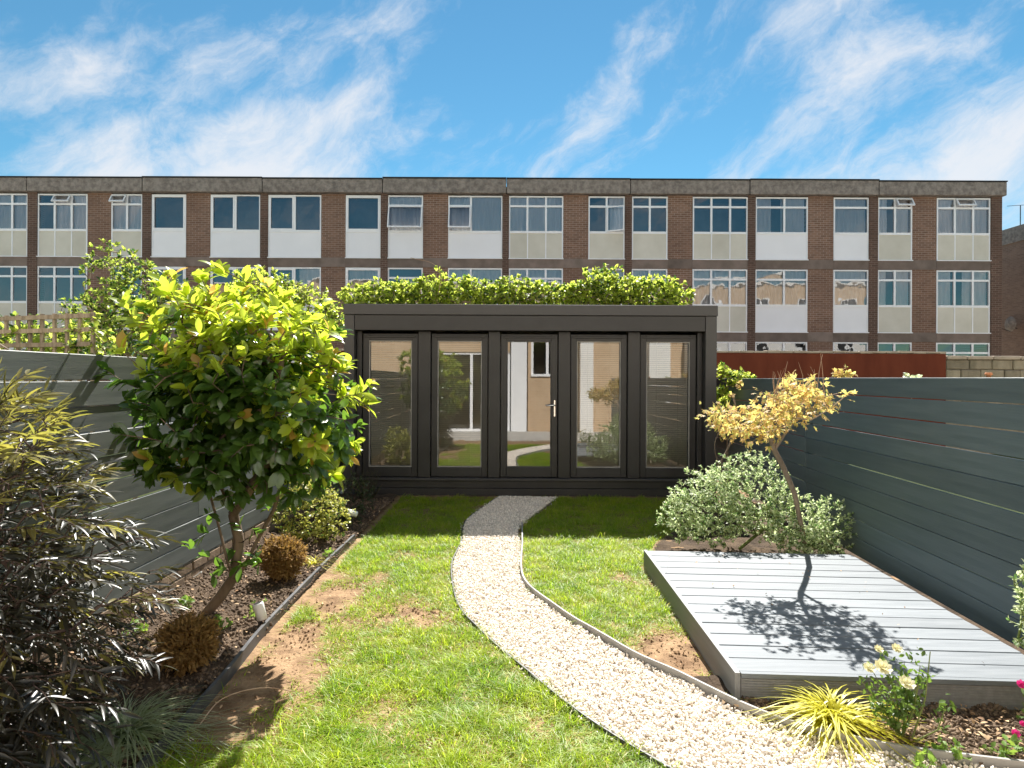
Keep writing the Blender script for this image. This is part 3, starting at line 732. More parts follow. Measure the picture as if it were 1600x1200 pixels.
rf = fence('timber_fence', 'blue grey horizontal board fence beside the deck', 2.60, .052, 1.562, .148, 10, 1, 'fence_blue', ((.2, 6.4), (6.402, 12.0)), .08)
lf = fence('timber_fence', 'dark grey horizontal board fence on a low brick base behind the planting bed', -2.415, .010, 1.672, .149, 10, -1, 'fence_grey', ((.2, 4.85), (4.852, 11.0)), .18)
pw = thing('brick_plinth', (-2.415, 0, -.05), 'low brown brick wall under the dark grey fence', 'wall'); pw.rotation_euler = (0, 0, -math.atan(.010)); OFF[pw.name] = Vector((0, 0, -.05))
put('wall_core', *(lambda m: (m.v, m.f))(MB().box(-.16, -.012, 1.0, 8.4, -.07, .176)), 'mortar', pw)
bm_ = [raw('brick', *(lambda m: (m.v, m.f))(MB().bbox(-.1, 0, 0, .212 - .004 * q, 0, .065, .005)), 'plinth_brick') for q in range(3)]
for r_ in range(3):
    y = 1.0 - (.11 if r_ % 2 else 0)
    while y < 8.3:
        link('brick', bm_[random.randrange(3)], pw, (random.uniform(-.004, .004), y, .05 + .176 - .072 - r_ * .0745), (0, random.uniform(-.01, .01), random.uniform(-.008, .008))); y += .222

# ------------------------------------------------------------------ deck
dk = thing('timber_deck', (1.07, 3.05, 0), 'low light grey board deck beside the right fence', 'deck')
NB = 14; skew = -.055
def dr(y): return 2.46 + .052 * y
for i in range(NB):
    ya = DY0 + .03 + i * (DY1 - DY0 - .03) / NB; yb = ya + (DY1 - DY0 - .03) / NB - .008
    la = DECK_L[0] + (DECK_L[1] - DECK_L[0]) * (ya - DY0) / (DY1 - DY0) + .028
    ra = dr(ya); dz = random.uniform(-.0012, .0012); e = .003
    def P(x, y, z): return (x, y + skew * (x - DECK_L[0]), z)
    z1 = .142 + dz; z0 = .118
    V = [P(la, ya, z0), P(ra, ya, z0), P(ra, yb, z0), P(la, yb, z0), P(la, ya, z1 - e), P(ra, ya, z1 - e), P(ra, yb, z1 - e), P(la, yb, z1 - e), P(la, ya + e, z1), P(ra, ya + e, z1), P(ra, yb - e, z1), P(la, yb - e, z1)]
    F = [(3, 2, 1, 0), (0, 1, 5, 4), (2, 3, 7, 6), (1, 2, 6, 10, 9, 5), (3, 0, 4, 8, 11, 7), (4, 5, 9, 8), (6, 7, 11, 10), (8, 9, 10, 11)]
    put('deck_board', V, F, 'deck_grey', dk)
V = [(DECK_L[0], DY0, 0), (DECK_L[0] + .025, DY0, 0), (DECK_L[1] + .025, DY1, 0), (DECK_L[1], DY1, 0)]
V = [(x, y, -.02) for x, y, z in V] + [(x, y, .146) for x, y, z in V]
put('edge_board', V, [(0, 1, 5, 4), (1, 2, 6, 5), (2, 3, 7, 6), (3, 0, 4, 7), (4, 5, 6, 7)], 'deck_side', dk)
xa, xb = DECK_L[0] + .03, dr(DY0)
for z0, z1, d in ((.122, .144, .0), (-.02, .12, .012)):
    m = MB()
    V = [P(xa, DY0 + d, z0), P(xb, DY0 + d, z0), P(xb, DY0 + .026, z0), P(xa, DY0 + .026, z0), P(xa, DY0 + d, z1), P(xb, DY0 + d, z1), P(xb, DY0 + .026, z1), P(xa, DY0 + .026, z1)]
    put('front_board' if d else 'nosing', V, [(0, 1, 5, 4), (1, 2, 6, 5), (2, 3, 7, 6), (3, 0, 4, 7), (4, 5, 6, 7)], 'deck_side' if d else 'deck_grey', dk)
for q in range(9):   # shallow grooves on the front board
    z = .008 + q * .0125; V = [P(xa + .002, DY0 + .0085, z), P(xb - .002, DY0 + .0085, z), P(xb - .002, DY0 + .012, z), P(xa + .002, DY0 + .012, z), P(xa + .002, DY0 + .0085, z + .0075), P(xb - .002, DY0 + .0085, z + .0075), P(xb - .002, DY0 + .012, z + .0075), P(xa + .002, DY0 + .012, z + .0075)]
    put('front_ridge', V, [(0, 1, 5, 4), (3, 0, 4, 7), (1, 2, 6, 5), (4, 5, 6, 7), (1, 0, 3, 2)], 'deck_side', dk)
put('frame', *(lambda m: (m.v, m.f))(MB().box(1.14, 2.5, 3.08, 3.14, -.02, .115).box(1.14, 2.6, 5.0, 5.06, -.02, .115).box(1.14, 1.2, 3.15, 4.99, -.02, .115)), 'deck_side', dk)

# ------------------------------------------------------------------ edging strips
def strip(name, label, pts, h, th, mat, z0=-.03, wob=.006):
    P = np.array(smooth_path([(x, y, 0) for x, y in pts], 8))[:, :2]; d = np.gradient(P, axis=0); nn = nrm(np.stack([-d[:, 1], d[:, 0]], 1)) * th / 2
    hz = h + wob * (fbm(P[:, 0] * 3 + 5, P[:, 1] * 3, 4, 3) - .5) * 2; k = len(P)
    V = np.concatenate([np.c_[P + nn, np.full(k, z0)], np.c_[P - nn, np.full(k, z0)], np.c_[P - nn, hz], np.c_[P + nn, hz]])
    F = []
    for i in range(k - 1):
        for a_, b_ in ((0, 1), (1, 2), (2, 3), (3, 0)): F.append((a_ * k + i, a_ * k + i + 1, b_ * k + i + 1, b_ * k + i))
    F += [(0, k, 2 * k, 3 * k), (k - 1, 4 * k - 1, 3 * k - 1, 2 * k - 1)]
    o = put(name, V, F, mat, origin=(pts[0][0], pts[0][1], 0)); return tag(o, label, 'edging')
strip('edging_strip', 'grey edging strip on the deck side of the gravel path', [(x + .012, y) for x, y in RX[1:]], .052, .012, 'edge_grey')
strip('edging_strip', 'thin black edging on the lawn side of the gravel path', [(x - .01, y) for x, y in LX], .022, .008, 'edge_plastic')
strip('edging_strip', 'straight dark edging between the lawn and left planting bed', [(-1.43, 2.1), (-1.42, 2.6), (-1.44, 3.2), (-1.485, 3.9), (-1.50, 5.0), (-1.485, 6.05)], .062, .02, 'edge_plastic', wob=.008)

# ------------------------------------------------------------------ gravel, grass, soil litter
ico_v = []; ph = (1 + 5 ** .5) / 2
for s1 in (-1, 1):
    for s2 in (-1, 1): ico_v += [(0, s1, s2 * ph), (s1, s2 * ph, 0), (s2 * ph, 0, s1)]
ico_v = nrm(np.array(ico_v, float))
ico_f = []
for i in range(12):
    for j in range(i + 1, 12):
        for k in range(j + 1, 12):
            A, B, C = ico_v[i], ico_v[j], ico_v[k]
            if max(np.linalg.norm(A - B), np.linalg.norm(B - C), np.linalg.norm(A - C)) < 1.1:
                ico_f.append((i, j, k) if np.dot(np.cross(B - A, C - A), A) > 0 else (i, k, j))
ICO = (ico_v, np.array(ico_f))
def lumps(n, pos, lo, hi, flat=.65, rough=.25):
    Q = nrm(rng.normal(size=(n, 3))); U = nrm(rng.normal(size=(n, 3))); fr = frames(Q, U)
    s = (lo + (hi - lo) * rng.random(n) ** 1.6)[:, None] * np.stack([.8 + .5 * rng.random(n), .6 + .4 * rng.random(n), flat * (.8 + .4 * rng.random(n))], 1)
    V = ICO[0][None] * (1 + rough * (rng.random((n, 12, 1)) - .5) * 2); V = np.einsum('nij,nkj->nki', fr, V * s[:, None, :]) + pos[:, None, :]
    F = ICO[1][None] + (np.arange(n) * 12)[:, None, None]; return V.reshape(-1, 3), F.reshape(-1, 3)
def scatter(n, x0, x1, y0, y1, ok):
    out = np.zeros((0, 2))
    while len(out) < n:
        p = np.c_[x0 + (x1 - x0) * rng.random(n), y0 + (y1 - y0) * rng.random(n)]; out = np.concatenate([out, p[ok(p[:, 0], p[:, 1])]])
    return out[:n]
g = scatter(38000, -.6, 2.3, 2.1, 8.3, lambda x, y: inside(PATH, x, y) & (x / y < .95))
V, F = lumps(len(g), np.c_[g, .008 + .016 * rng.random(len(g))], .003, .0115)
tag(put('gravel', V, F, 'pebble', kind='stuff'), 'pale cream gravel filling the curved path', 'gravel')
g = scatter(260, -.9, 1.4, 2.4, 8.2, lambda x, y: (~inside(PATH, x, y)) & (np.minimum(poly_dist(LP, x, y), poly_dist(RP, x, y)) < .05))
V, F = lumps(len(g), np.c_[g, .01 + .01 * rng.random(len(g))], .004, .009)
tag(put('gravel', V, F, 'pebble', kind='stuff'), 'stray cream pebbles strewn beside the path', 'gravel')

BARE = [(-1.3, 4.6, .34, .85), (-1.25, 3.6, .30, .95), (-1.25, 3.0, .38, 1.1), (-1.0, 4.8, .26, .55), (-.62, 4.35, .2, .6), (-.95, 5.7, .22, .4), (-.5, 4.05, .18, .8), (.78, 4.4, .16, .5), (.93, 3.75, .2, 1.0), (.9, 3.25, .3, 1.1), (.8, 3.6, .2, .6), (.95, 4.9, .16, .7), (.6, 4.15, .14, .35),
        (-.45, 3.0, .2, .35), (0.1, 2.85, .12, .3), (-.2, 3.6, .2, .35), (-.8, 4.2, .2, .5), (.7, 5.6, .16, .5), (.5, 3.85, .12, .6)]
def cover(x, y):
    b = np.zeros(len(x))
    for cx, cy, r, a_ in BARE: b += a_ * np.exp(-((x - cx) ** 2 + ((y - cy) * .75) ** 2) / (r * r))
    nz = fbm(x * 5, y * 5, 31, 4); return np.clip(1.3 - 1.1 * b - 1.15 * np.clip(nz - .42, 0, 1) * 3.2 * (.3 + b), 0, 1)
def lawn_ok(x, y):
    ok = (~inside(PATH, x, y)) & (poly_dist(LP, x, y) > .012) & (poly_dist(RP, x, y) > .025) & (x > -1.41)
    ok &= ~((x > 1.055) & (y < 5.3)) & ~(right_of_path(x, y) & (y < 3.05)) & ~((y > 5.2) & (x > bed_edge(y) - .03)) & (np.abs(x / y) < .9)
    return ok & (rng.random(len(x)) < cover(x, y) * np.where(y < 3.6, 1, np.where(y < 6, .85, .6)))
def blades(pts, hlo, hhi, wd, lean, z=0.0, segs=2, dirs=None, arch=.35):
    n = len(pts); h = hlo + (hhi - hlo) * rng.random(n) ** 1.3; az = rng.random(n) * 2 * math.pi if dirs is None else dirs
    ln = lean * (.25 + rng.random(n)); d = np.c_[np.cos(az), np.sin(az)]; sd = np.c_[-d[:, 1], d[:, 0]]
    tw = rng.random(n) * 1.2 - .6; sd = np.c_[sd[:, 0] * np.cos(tw) - sd[:, 1] * np.sin(tw), sd[:, 0] * np.sin(tw) + sd[:, 1] * np.cos(tw)]
    rows = []; zb = z if hasattr(z, '__len__') else np.full(n, z)
    for k in range(segs + 1):
        t = k / segs; w = wd * (1 - t ** 1.6) * (.7 + .6 * rng.random(n)); o = ln * h * t ** 1.7; zz_ = zb + h * (t - arch * ln * t * t)
        c = np.c_[pts + d * o[:, None], zz_]
        if k < segs: s_ = np.c_[sd * w[:, None] / 2, np.zeros(n)]; rows += [c - s_, c + s_]
        else: rows.append(c)
    m = len(rows); V = np.stack(rows, 1).reshape(-1, 3); base = (np.arange(n) * m)[:, None]; T = []
    for k in range(segs - 1):
        a_ = 2 * k; T += [base + np.array([[a_, a_ + 1, a_ + 3]]), base + np.array([[a_, a_ + 3, a_ + 2]])]
    a_ = 2 * (segs - 1); T.append(base + np.array([[a_, a_ + 1, a_ + 2]]))
    return V, np.concatenate(T)
g = scatter(132000, -1.45, 2.05, 2.2, 8.28, lawn_ok)
cl = fbm(g[:, 0] * 9, g[:, 1] * 9, 77, 3)
V, F = blades(g, .018, .072, .0046, 1.6, -.006, 3)
hsc = np.repeat(.35 + 1.5 * np.clip(cl * 1.8 - .4, 0, 1) * cover(g[:, 0], g[:, 1]), 7); V[:, 2] = -.006 + (V[:, 2] + .006) * hsc
tag(put('grass', V, F, 'grass_blade', kind='stuff'), 'patchy sunlit green lawn grass on both sides of the path', 'grass')
g = scatter(11000, -1.42, 1.05, 2.3, 7.0, lambda x, y: lawn_ok(x, y) & (fbm(x * 6, y * 6, 51, 3) > .47))
V, F = blades(g, .045, .10, .0048, 1.6, -.006, 3)
tag(put('grass', V, F, 'grass_blade', kind='stuff'), 'taller grass tufts standing out of the lawn', 'grass')
def bed_l(x, y): return (x > -2.4) & (x < -1.47)
g = scatter(13000, -2.45, -1.45, 2.2, 8.0, bed_l); z = .035 + .045 * (fbm(g[:, 0] * 7, g[:, 1] * 7, 9, 5) - .5) * 2
V, F = lumps(len(g), np.c_[g, z + .002], .002, .016, .7, .45); tag(put('soil_crumbs', V, F, 'crumb', kind='stuff'), 'loose earth crumbs over the left planting bed', 'soil')
g2 = scatter(10000, .9, 2.9, 2.2, 3.1, bed_mask); z = .012 + .035 * (fbm(g2[:, 0] * 8, g2[:, 1] * 8, 21, 5) - .5) * 2
V, F = lumps(len(g2), np.c_[g2, z + .002], .002, .013, .7, .45); tag(put('soil_crumbs', V, F, 'crumb', kind='stuff'), 'loose earth crumbs in front of the deck', 'soil')
g3 = scatter(1300, -1.4, 1.05, 2.3, 6.0, lambda x, y: (~inside(PATH, x, y)) & (cover(x, y) < .45) & ~((y < 3.05) & right_of_path(x, y)))
V, F = lumps(len(g3), np.c_[g3, np.zeros(len(g3)) - .003], .002, .010, .6, .4); tag(put('soil_crumbs', V, F, 'lawn_earth', kind='stuff'), 'dry crumbs of earth on the bare lawn patches', 'soil')
LT = leaf_template(.5, 3, .3, .3)
def litter(n, x0, x1, y0, y1, ok, z, lab, lo=.012, hi=.035):
    p = scatter(n, x0, x1, y0, y1, ok); d = rdir(n); d[:, 2] *= .35; u = nrm(np.c_[rng.normal(size=(n, 2)) * .4, np.ones(n)])
    s = lo + (hi - lo) * rng.random(n); V, F = instance(LT, np.c_[p, z + .012 * rng.random(n)], frames(d, u), s)
    tag(put('leaf_litter', V, F, 'dead_leaf', kind='stuff'), lab, 'leaf litter')
litter(900, -2.4, -1.47, 2.3, 7.5, bed_l, .05, 'dry brown leaves lying on the left bed')
litter(900, .95, 2.8, 2.2, 3.05, bed_mask, .02, 'dry brown leaves lying on the bed before the deck')
litter(500, -1.4, 1.05, 2.3, 5.6, lambda x, y: (~inside(PATH, x, y)) & (cover(x, y) < .6) & ~((y < 3.05) & right_of_path(x, y)), .008, 'small dry leaves on the bare lawn patches', .008, .022)

litter(34, 1.12, 2.55, 3.1, 5.1, lambda x, y: x < 2.5, .146, 'few dry leaf scraps lying on the deck', .01, .024)
litter(60, -.5, 1.6, 2.5, 8.0, lambda x, y: inside(PATH, x, y), .03, 'few dry leaf scraps lying on the gravel path', .008, .02)

# ------------------------------------------------------------------ planting
# glossy tree in the left bed: several leaning stems, whorls of big leaves
pt = thing('photinia_tree', (-1.98, 4.12, .02), 'glossy leaved small tree with yellow new leaves against the left fence', 'tree')
Yt = 4.08
trunk = [[(-1.98, 4.12, .0), (-1.86, 4.1, .14), (-1.77, 4.09, .27), (-1.73, 4.07, .50), (-1.76, 4.05, .68), (-1.82, 4.0, .86), (-1.85, 3.95, 1.1), (-1.80, 3.9, 1.4), (-1.72, 3.88, 1.75)],
         [(-1.77, 4.09, .27), (-1.765, 4.0, .36), (-1.82, 3.98, .62), (-1.88, 3.96, .87), (-2.0, 3.9, 1.2), (-2.08, 3.85, 1.5)],
         [(-1.86, 4.1, .14), (-1.74, 4.16, .30), (-1.66, 4.15, .46), (-1.53, 4.12, .69), (-1.47, 4.08, .86), (-1.35, 4.0, 1.1), (-1.22, 3.95, 1.35)],
         [(-1.76, 4.05, .68), (-1.62, 3.96, .85), (-1.50, 3.9, 1.0), (-1.42, 3.85, 1.3), (-1.40, 3.85, 1.65)]]
blobs = [((-1.80, 3.92, 1.74), (.62, .60, .50)), ((-1.30, 3.92, 1.36), (.46, .50, .40)), ((-1.93, 3.82, 1.34), (.42, .46, .38)), ((-1.50, 3.9, 1.72), (.45, .5, .42)), ((-1.62, 3.92, 1.08), (.44, .40, .20)), ((-2.0, 3.86, 1.08), (.30, .36, .2)), ((-1.2, 3.95, 1.08), (.26, .36, .18)), ((-1.32, 4.0, .88), (.24, .3, .15)), ((-1.78, 3.9, .92), (.34, .3, .13))]
tips, dd = blob_points(1330, blobs, .35)
tips = tips[((tips[:, 0] > -2.34) | (tips[:, 2] > 1.72)) & (fbm(tips[:, 0] * 4.2 + 7, tips[:, 2] * 4.2 + tips[:, 1] * 2.5, 19, 3) > .345)]
mb, E, D = grow(trunk, tips, .0028, .43, .06, 5)
mb.put('branches', 'bark_warm', pt, True)
cen = np.array((-1.62, 3.92, 1.45)); out = nrm((E - cen) / np.array((.8, .65, .6)))
D = nrm(D * .4 + out * .8 + np.array((0, 0, .35)))
top = (out[:, 2] > .40 + .22 * rng.normal(size=len(E))) & (np.linalg.norm((E - cen) / np.array((.85, .7, .75)), axis=1) > .55) | ((out[:, 0] > .55) & (rng.random(len(E)) < .55)) | (rng.random(len(E)) < .10)
TL = leaf_template(.44, 5, .28, .22, .55)
for mask, mat, part, k, lo, hi in ((top, 'photinia_young', 'young_foliage', 7, .06, .115), (~top, 'photinia_old', 'mature_foliage', 8, .065, .12)):
    p, d, u = rosettes(E[mask], D[mask], k, 1.0, .35)
    if mat == 'photinia_old': d = nrm(d + np.array((0, 0, -.25)))
    s = lo + (hi - lo) * rng.random(len(p)); s3 = np.c_[s * (.9 + .3 * rng.random(len(p))), s, s]
    leaf_parts(pt, 'leaf', TL, p, frames(d, u), s3, mat, 150, part)
# sparse low leaves on the stems
p = np.array([(-1.76, 4.02, .42), (-1.7, 4.03, .34), (-1.85, 4.0, .30), (-1.93, 4.0, .42), (-1.66, 4.1, .40), (-2.0, 4.0, .5), (-1.6, 4.05, .36), (-1.8, 3.95, .36), (-1.7, 4.0, .62), (-1.86, 3.95, .7), (-1.55, 4.05, .74), (-1.9, 3.95, .58), (-1.62, 4.05, .56)]); D2 = rdir(len(p), .2)
p, d, u = rosettes(p, D2, 6, 1.2, .1); s = .05 + .05 * rng.random(len(p)); V, F = instance(TL, p, frames(d, u), s); put('low_foliage', V, F, 'photinia_old', pt, True, kind='stuff')

# dark fern-leaved shrub, close to the viewpoint on the left
ds = thing('dark_shrub', (-1.86, 2.1, .02), 'dark purple black shrub with narrow feathery leaves at the left edge', 'shrub')
trunk = [[(-1.86, 2.1, .0), (-1.84, 2.12, .3), (-1.88, 2.1, .6), (-1.85, 2.1, .95), (-1.9, 2.1, 1.25)], [(-1.84, 2.12, .3), (-1.7, 2.1, .5), (-1.62, 2.1, .8)], [(-1.84, 2.12, .3), (-1.95, 2.0, .55), (-2.0, 1.95, .9)], [(-1.84, 2.12, .3), (-1.75, 2.3, .55), (-1.7, 2.35, .9)]]
tips, _ = blob_points(980, [((-1.86, 2.1, .98), (.46, .42, .50)), ((-1.70, 2.1, .62), (.34, .42, .42)), ((-1.72, 2.0, .28), (.32, .4, .26)), ((-1.9, 2.25, 1.2), (.36, .4, .34)), ((-1.56, 2.25, .72), (.28, .34, .40)), ((-1.9, 2.0, .5), (.4, .4, .4))], .35)
mb, E, D = grow(trunk, tips, .0022, .43, .08, 5, .15); mb.put('branches', 'bark_dark', ds, True)
cen = np.array((-1.86, 2.1, .75)); out = nrm((E - cen) / np.array((.5, .45, .7)))
D = nrm(D * .3 + out * np.array((1, 1, .45)) + np.array((.1, 0, -.05)))
def pinnate(E, D, k, L, ll):
    """leaf stalks with paired narrow leaflets"""
    n = len(E); side = nrm(np.cross(D, np.array((0, 0, 1.0)) + rng.normal(size=(n, 3)) * .25)); P = []; DD = []; U = []
    for q in range(k):
        t = (q // 2 + .6) / (k / 2 + .3); s_ = 1 if q % 2 else -1
        if q == k - 1: s_ = 0; t = 1.0
        P.append(E + D * (L * t) + np.array((0, 0, -.25 * L)) * t * t); dq = nrm(D * (.75 if s_ else 1.4) + side * s_ * .9 + rng.normal(size=(n, 3)) * .22 + np.array((0, 0, -.15))); DD.append(dq); U.append(nrm(np.cross(side, D) + rng.normal(size=(n, 3)) * .35))
    U = [u_ * np.where(u_[:, 2:3] < 0, -1, 1) for u_ in U]
    return np.concatenate(P), np.concatenate(DD), np.concatenate(U)
NL = leaf_template(.16, 4, .4, .22, .4)
hi_ = (E[:, 2] > 1.26 + .12 * rng.normal(size=len(E))) | (rng.random(len(E)) < .06)
for mask, mat, part, lim in ((~hi_, 'dark_leaf', 'dark_foliage', 200), (hi_, 'bronze_leaf', 'bronze_foliage', 100)):
    p, d, u = pinnate(E[mask], D[mask], 9, .09, .07); s = .05 + .045 * rng.random(len(p)); ok = (p[:, 0] > -2.42)
    leaf_parts(ds, 'leaflet', NL, p[ok], frames(d[ok], u[ok]), s[ok], mat, lim, part)
m = MB()
for e, d in zip(E, D): m.tube([e, e + d * .05 + np.array((0, 0, -.005)), e + d * .09 + np.array((0, 0, -.022))], [.0018, .0014, .0008], 4, False)
m.put('leaf_stalks', 'bark_dark', ds, kind='stuff')

def dome_shrub(name, label, loc, blobs, ntip, mat, leaf, tmpl, stem, k=7, bark='bark_dark', shell=.55, spread=.9, cat='shrub', up=.35, group=None):
    r = thing(name, loc, label, cat, group); b = np.array(loc)
    tips, _ = blob_points(ntip, blobs, shell); tips = tips[tips[:, 2] > .02]
    c = np.mean([bb[0] for bb in blobs], axis=0)
    mb, E, D = grow([[b, b * .7 + c * .3 + np.array((0, 0, .0)), b * .3 + c * .7]], tips, stem, .4, .06, 4, .2); mb.put('stems', bark, r, True)
    D = nrm(D * .5 + nrm(E - c + np.array((0, 0, .02))) * .6 + np.array((0, 0, up * .6)))
    p, d, u = rosettes(E, D, k, spread, up); s = leaf[0] + (leaf[1] - leaf[0]) * rng.random(len(p))
    V, F = instance(tmpl, p, frames(d, u), s); put('foliage', V, F, mat, r, True, kind='stuff'); return r
OV = leaf_template(.5, 3, .25, .2, .5); NR = leaf_template(.14, 2, .2, .1)
def ball(c, r): 
    return [(c, (r, r, r))]
def bun(label, x, y, r):
    """clipped dead shrub: dense short brown sprigs"""
    t = thing('clipped_bush', (x, y, .03), label, 'shrub', 'dead clipped bushes'); c = np.array((x, y, .03 + r * .95)); n = 1700
    d = rdir(n, .12); lump = 1 + .22 * (fbm(d[:, 0] * 4 + 9, d[:, 1] * 4 + d[:, 2] * 3, int(x * -50), 3) - .5) * 2
    e = c + d * (np.array((r, r, r * .92)) * lump[:, None]) * (.68 + .36 * rng.random((n, 1))); e = e[e[:, 2] > .03]; dd_ = nrm(e - c)
    p, dl, u = rosettes(e, nrm(dd_ + np.array((0, 0, .3))), 5, .7, .3); s = .014 + .024 * rng.random(len(p))
    V, F = instance(leaf_template(.38, 2, .2, .2), p, frames(dl, u), s); put('foliage', V, F, 'brown_leaf', t, True, kind='stuff')
    m = MB()
    for q in range(26):
        w = e[rng.integers(len(e))]; m.tube([(x, y, .02), c * .6 + w * .4, w], [.006, .003, .0015], 4, False)
    m.put('stems', 'bark_dark', t, True)
bun('round dead brown bush in the left bed nearer the viewpoint', -1.66, 3.30, .15)
bun('round orange brown bush in the left bed beyond the tree stems', -1.70, 4.78, .175)
dome_shrub('euonymus_shrub', 'yellow and green variegated shrub beyond the orange brown bush', (-1.86, 6.0, .02), [((-1.88, 5.95, .30), (.36, .36, .30)), ((-1.95, 6.0, .52), (.24, .26, .22)), ((-1.66, 5.95, .24), (.20, .26, .20))], 620, 'euonymus_leaf', (.02, .04), OV, .0014, 9)
dome_shrub('privet_shrub', 'dull green shrub in the shade of the garden room corner', (-1.68, 6.75, .02), [((-1.68, 6.7, .28), (.26, .3, .27))], 160, 'rosemary_leaf', (.02, .04), OV, .002, 8)
ro = thing('rosemary_bush', (-1.80, 7.95, .0), 'dark upright needle leaved bush at the foot of the garden room', 'shrub'); m = MB(); P_ = []; D_ = []
for q in range(46):
    a_ = random.uniform(0, 6.28); h = random.uniform(.18, .42); b0 = np.array((-1.8 + .05 * math.cos(a_), 7.95 + .05 * math.sin(a_), 0.0)); e = b0 + np.array((.16 * math.cos(a_) * random.random(), .14 * math.sin(a_) * random.random(), h))
    m.tube([b0, e], [.003, .0015], 4, False)
    for z in np.linspace(.2, 1, 26): P_.append(b0 + (e - b0) * z); D_.append((e - b0) / h)
m.put('stems', 'bark_dark', ro); P_ = np.array(P_); D_ = nrm(np.array(D_)); p, d, u = rosettes(P_, D_, 3, 1.1, .3)
V, F = instance(NR, p, frames(d, u), .02 + .015 * rng.random(len(p))); put('foliage', V, F, 'rosemary_leaf', ro, kind='stuff')

# variegated shrub behind the deck
dome_shrub('variegated_shrub', 'spreading white and green variegated shrub behind the deck', (2.05, 5.75, .02), [((1.78, 5.72, .42), (.42, .36, .38)), ((2.12, 5.8, .55), (.44, .36, .38)), ((2.45, 5.55, .30), (.38, .30, .28)), ((2.68, 5.45, .16), (.24, .22, .18)), ((2.50, 5.32, .20), (.34, .16, .20)), ((2.36, 5.38, .26), (.22, .16, .20)), ((2.78, 5.5, .32), (.26, .22, .26)), ((1.55, 5.75, .32), (.26, .3, .25))], 1900, 'variegated_leaf', (.018, .036), OV, .0011, 10, spread=1.1, bark='green_stem', shell=.45)

# small maple
mp_ = thing('maple_tree', (2.53, 5.46, .02), 'small orange leaved maple with leaning trunk beside the deck', 'tree')
trunk = [[(2.53, 5.46, .0), (2.42, 5.34, .32), (2.30, 5.2, .62), (2.14, 5.05, .86), (2.03, 4.95, 1.0)], [(2.03, 4.95, 1.0), (1.98, 4.9, 1.1), (1.80, 4.8, 1.15), (1.62, 4.75, 1.22)], [(2.03, 4.95, 1.0), (2.08, 4.85, 1.15), (2.15, 4.75, 1.3), (2.22, 4.65, 1.42)], [(1.98, 4.9, 1.1), (1.92, 4.75, 1.25), (1.85, 4.6, 1.36)], [(2.08, 4.85, 1.15), (2.0, 4.95, 1.3), (1.95, 5.0, 1.45)]]
tips, _ = blob_points(170, [((1.70, 4.66, 1.25), (.27, .46, .13)), ((1.95, 4.62, 1.36), (.30, .54, .15)), ((2.12, 4.62, 1.44), (.20, .50, .14)), ((1.92, 4.85, 1.15), (.22, .24, .07)), ((1.56, 4.75, 1.2), (.12, .2, .07)), ((2.22, 4.6, 1.5), (.09, .2, .06)), ((1.85, 4.8, 1.06), (.1, .12, .05)), ((2.52, 5.25, .68), (.05, .05, .03))], .2)
mb, E, D = grow(trunk, tips, .0032, .46, .07, 5, .14); mb.put('branches', 'bark_grey', mp_, True)
def palmate():
    V = []; F = []; L = [(0, 1), (.75, .82), (-.75, .82), (1.45, .55), (-1.45, .55)]; b = leaf_template(.34, 3, .15, .15, .45)
    for a_, s in L:
        c, sn = math.cos(a_), math.sin(a_); v = b[0] * s; v2 = np.c_[v[:, 0] * c + v[:, 1] * sn, -v[:, 0] * sn + v[:, 1] * c, v[:, 2]]; F += [tuple(f + len(V)) for f in b[1]]; V += list(v2)
    return np.array(V), np.array(F)
PM = palmate()
D = nrm(D * .5 + rdir(len(E)) * .5 + np.array((0, 0, -.15)))
p, d, u = rosettes(E, D, 7, 1.3, -.2); u = nrm(u + np.array((0, 0, .4))); p = p + rng.normal(size=p.shape) * .03
s = .026 + .026 * rng.random(len(p)); leaf_parts(mp_, 'leaf', PM, p, frames(d, u), s, 'maple_leaf', 300, 'foliage')
m = MB()   # bare twigs above the crown
for q in range(15):
    x = random.uniform(1.85, 2.32); y = random.uniform(4.55, 4.85); z = 1.42 + (x - 1.85) * .2; L = random.uniform(.08, .24); dx = random.uniform(-.08, .08)
    m.tube([(x, y, z - .08), (x + dx * .6, y, z + L * .5), (x + dx * 1.1 + .03 * math.sin(q * 3), y, z + L)], [.003, .002, .001], 4, False)
m.put('bare_twigs', 'twig_tan', mp_, True)

# climbers and hedges
def mass(name, label, base, blobs, n, mat, lo, hi, tmpl, k=7, cat='shrub', stem=.003, bark='bark_grey', group=None, up=.35): return dome_shrub(name, label, base, blobs, n, mat, (lo, hi), tmpl, stem, k, bark, .35, 1.0, cat, up, group)
IV = leaf_template(.62, 3, .2, .25, .4)
rb = []; xx = -2.95
while xx < 3.15:
    h = .12 + .62 * float(fbm(np.array([xx * 1.1 + 3]), np.array([.5]), 8, 3)[0]) + (.10 if xx > 1.3 else .0); rb.append(((xx, 11.75 + random.uniform(-.1, .1), 2.86 + h * .45), (.34, .32, h * .85))); xx += .22
hd = mass('climber_hedge', 'bright yellow green climber rising above the garden room roof', (.3, 11.9, .0), rb, 3000, 'ivy_leaf', .04, .095, IV, 7, 'climber', .004)
m = MB(); P0 = [(-1.35, 11.6, 3.05), (-1.3, 11.6, 3.4), (-1.45, 11.6, 3.62), (-1.85, 11.6, 3.72)]; P0 = [tuple(p) for p in smooth_path(P0, 5)]; m.tube(P0, [.008] * 8 + [.005] * (len(P0) - 8), 5, False); m.put('tendril', 'twig_tan', hd, True)
q = np.array(P0[2:9]); p, d, u = rosettes(q, rdir(len(q)), 4, 1.2); V, F = instance(IV, p, frames(d, u), .05 + .04 * rng.random(len(p))); put('tendril_foliage', V, F, 'ivy_leaf', hd, True, kind='stuff')
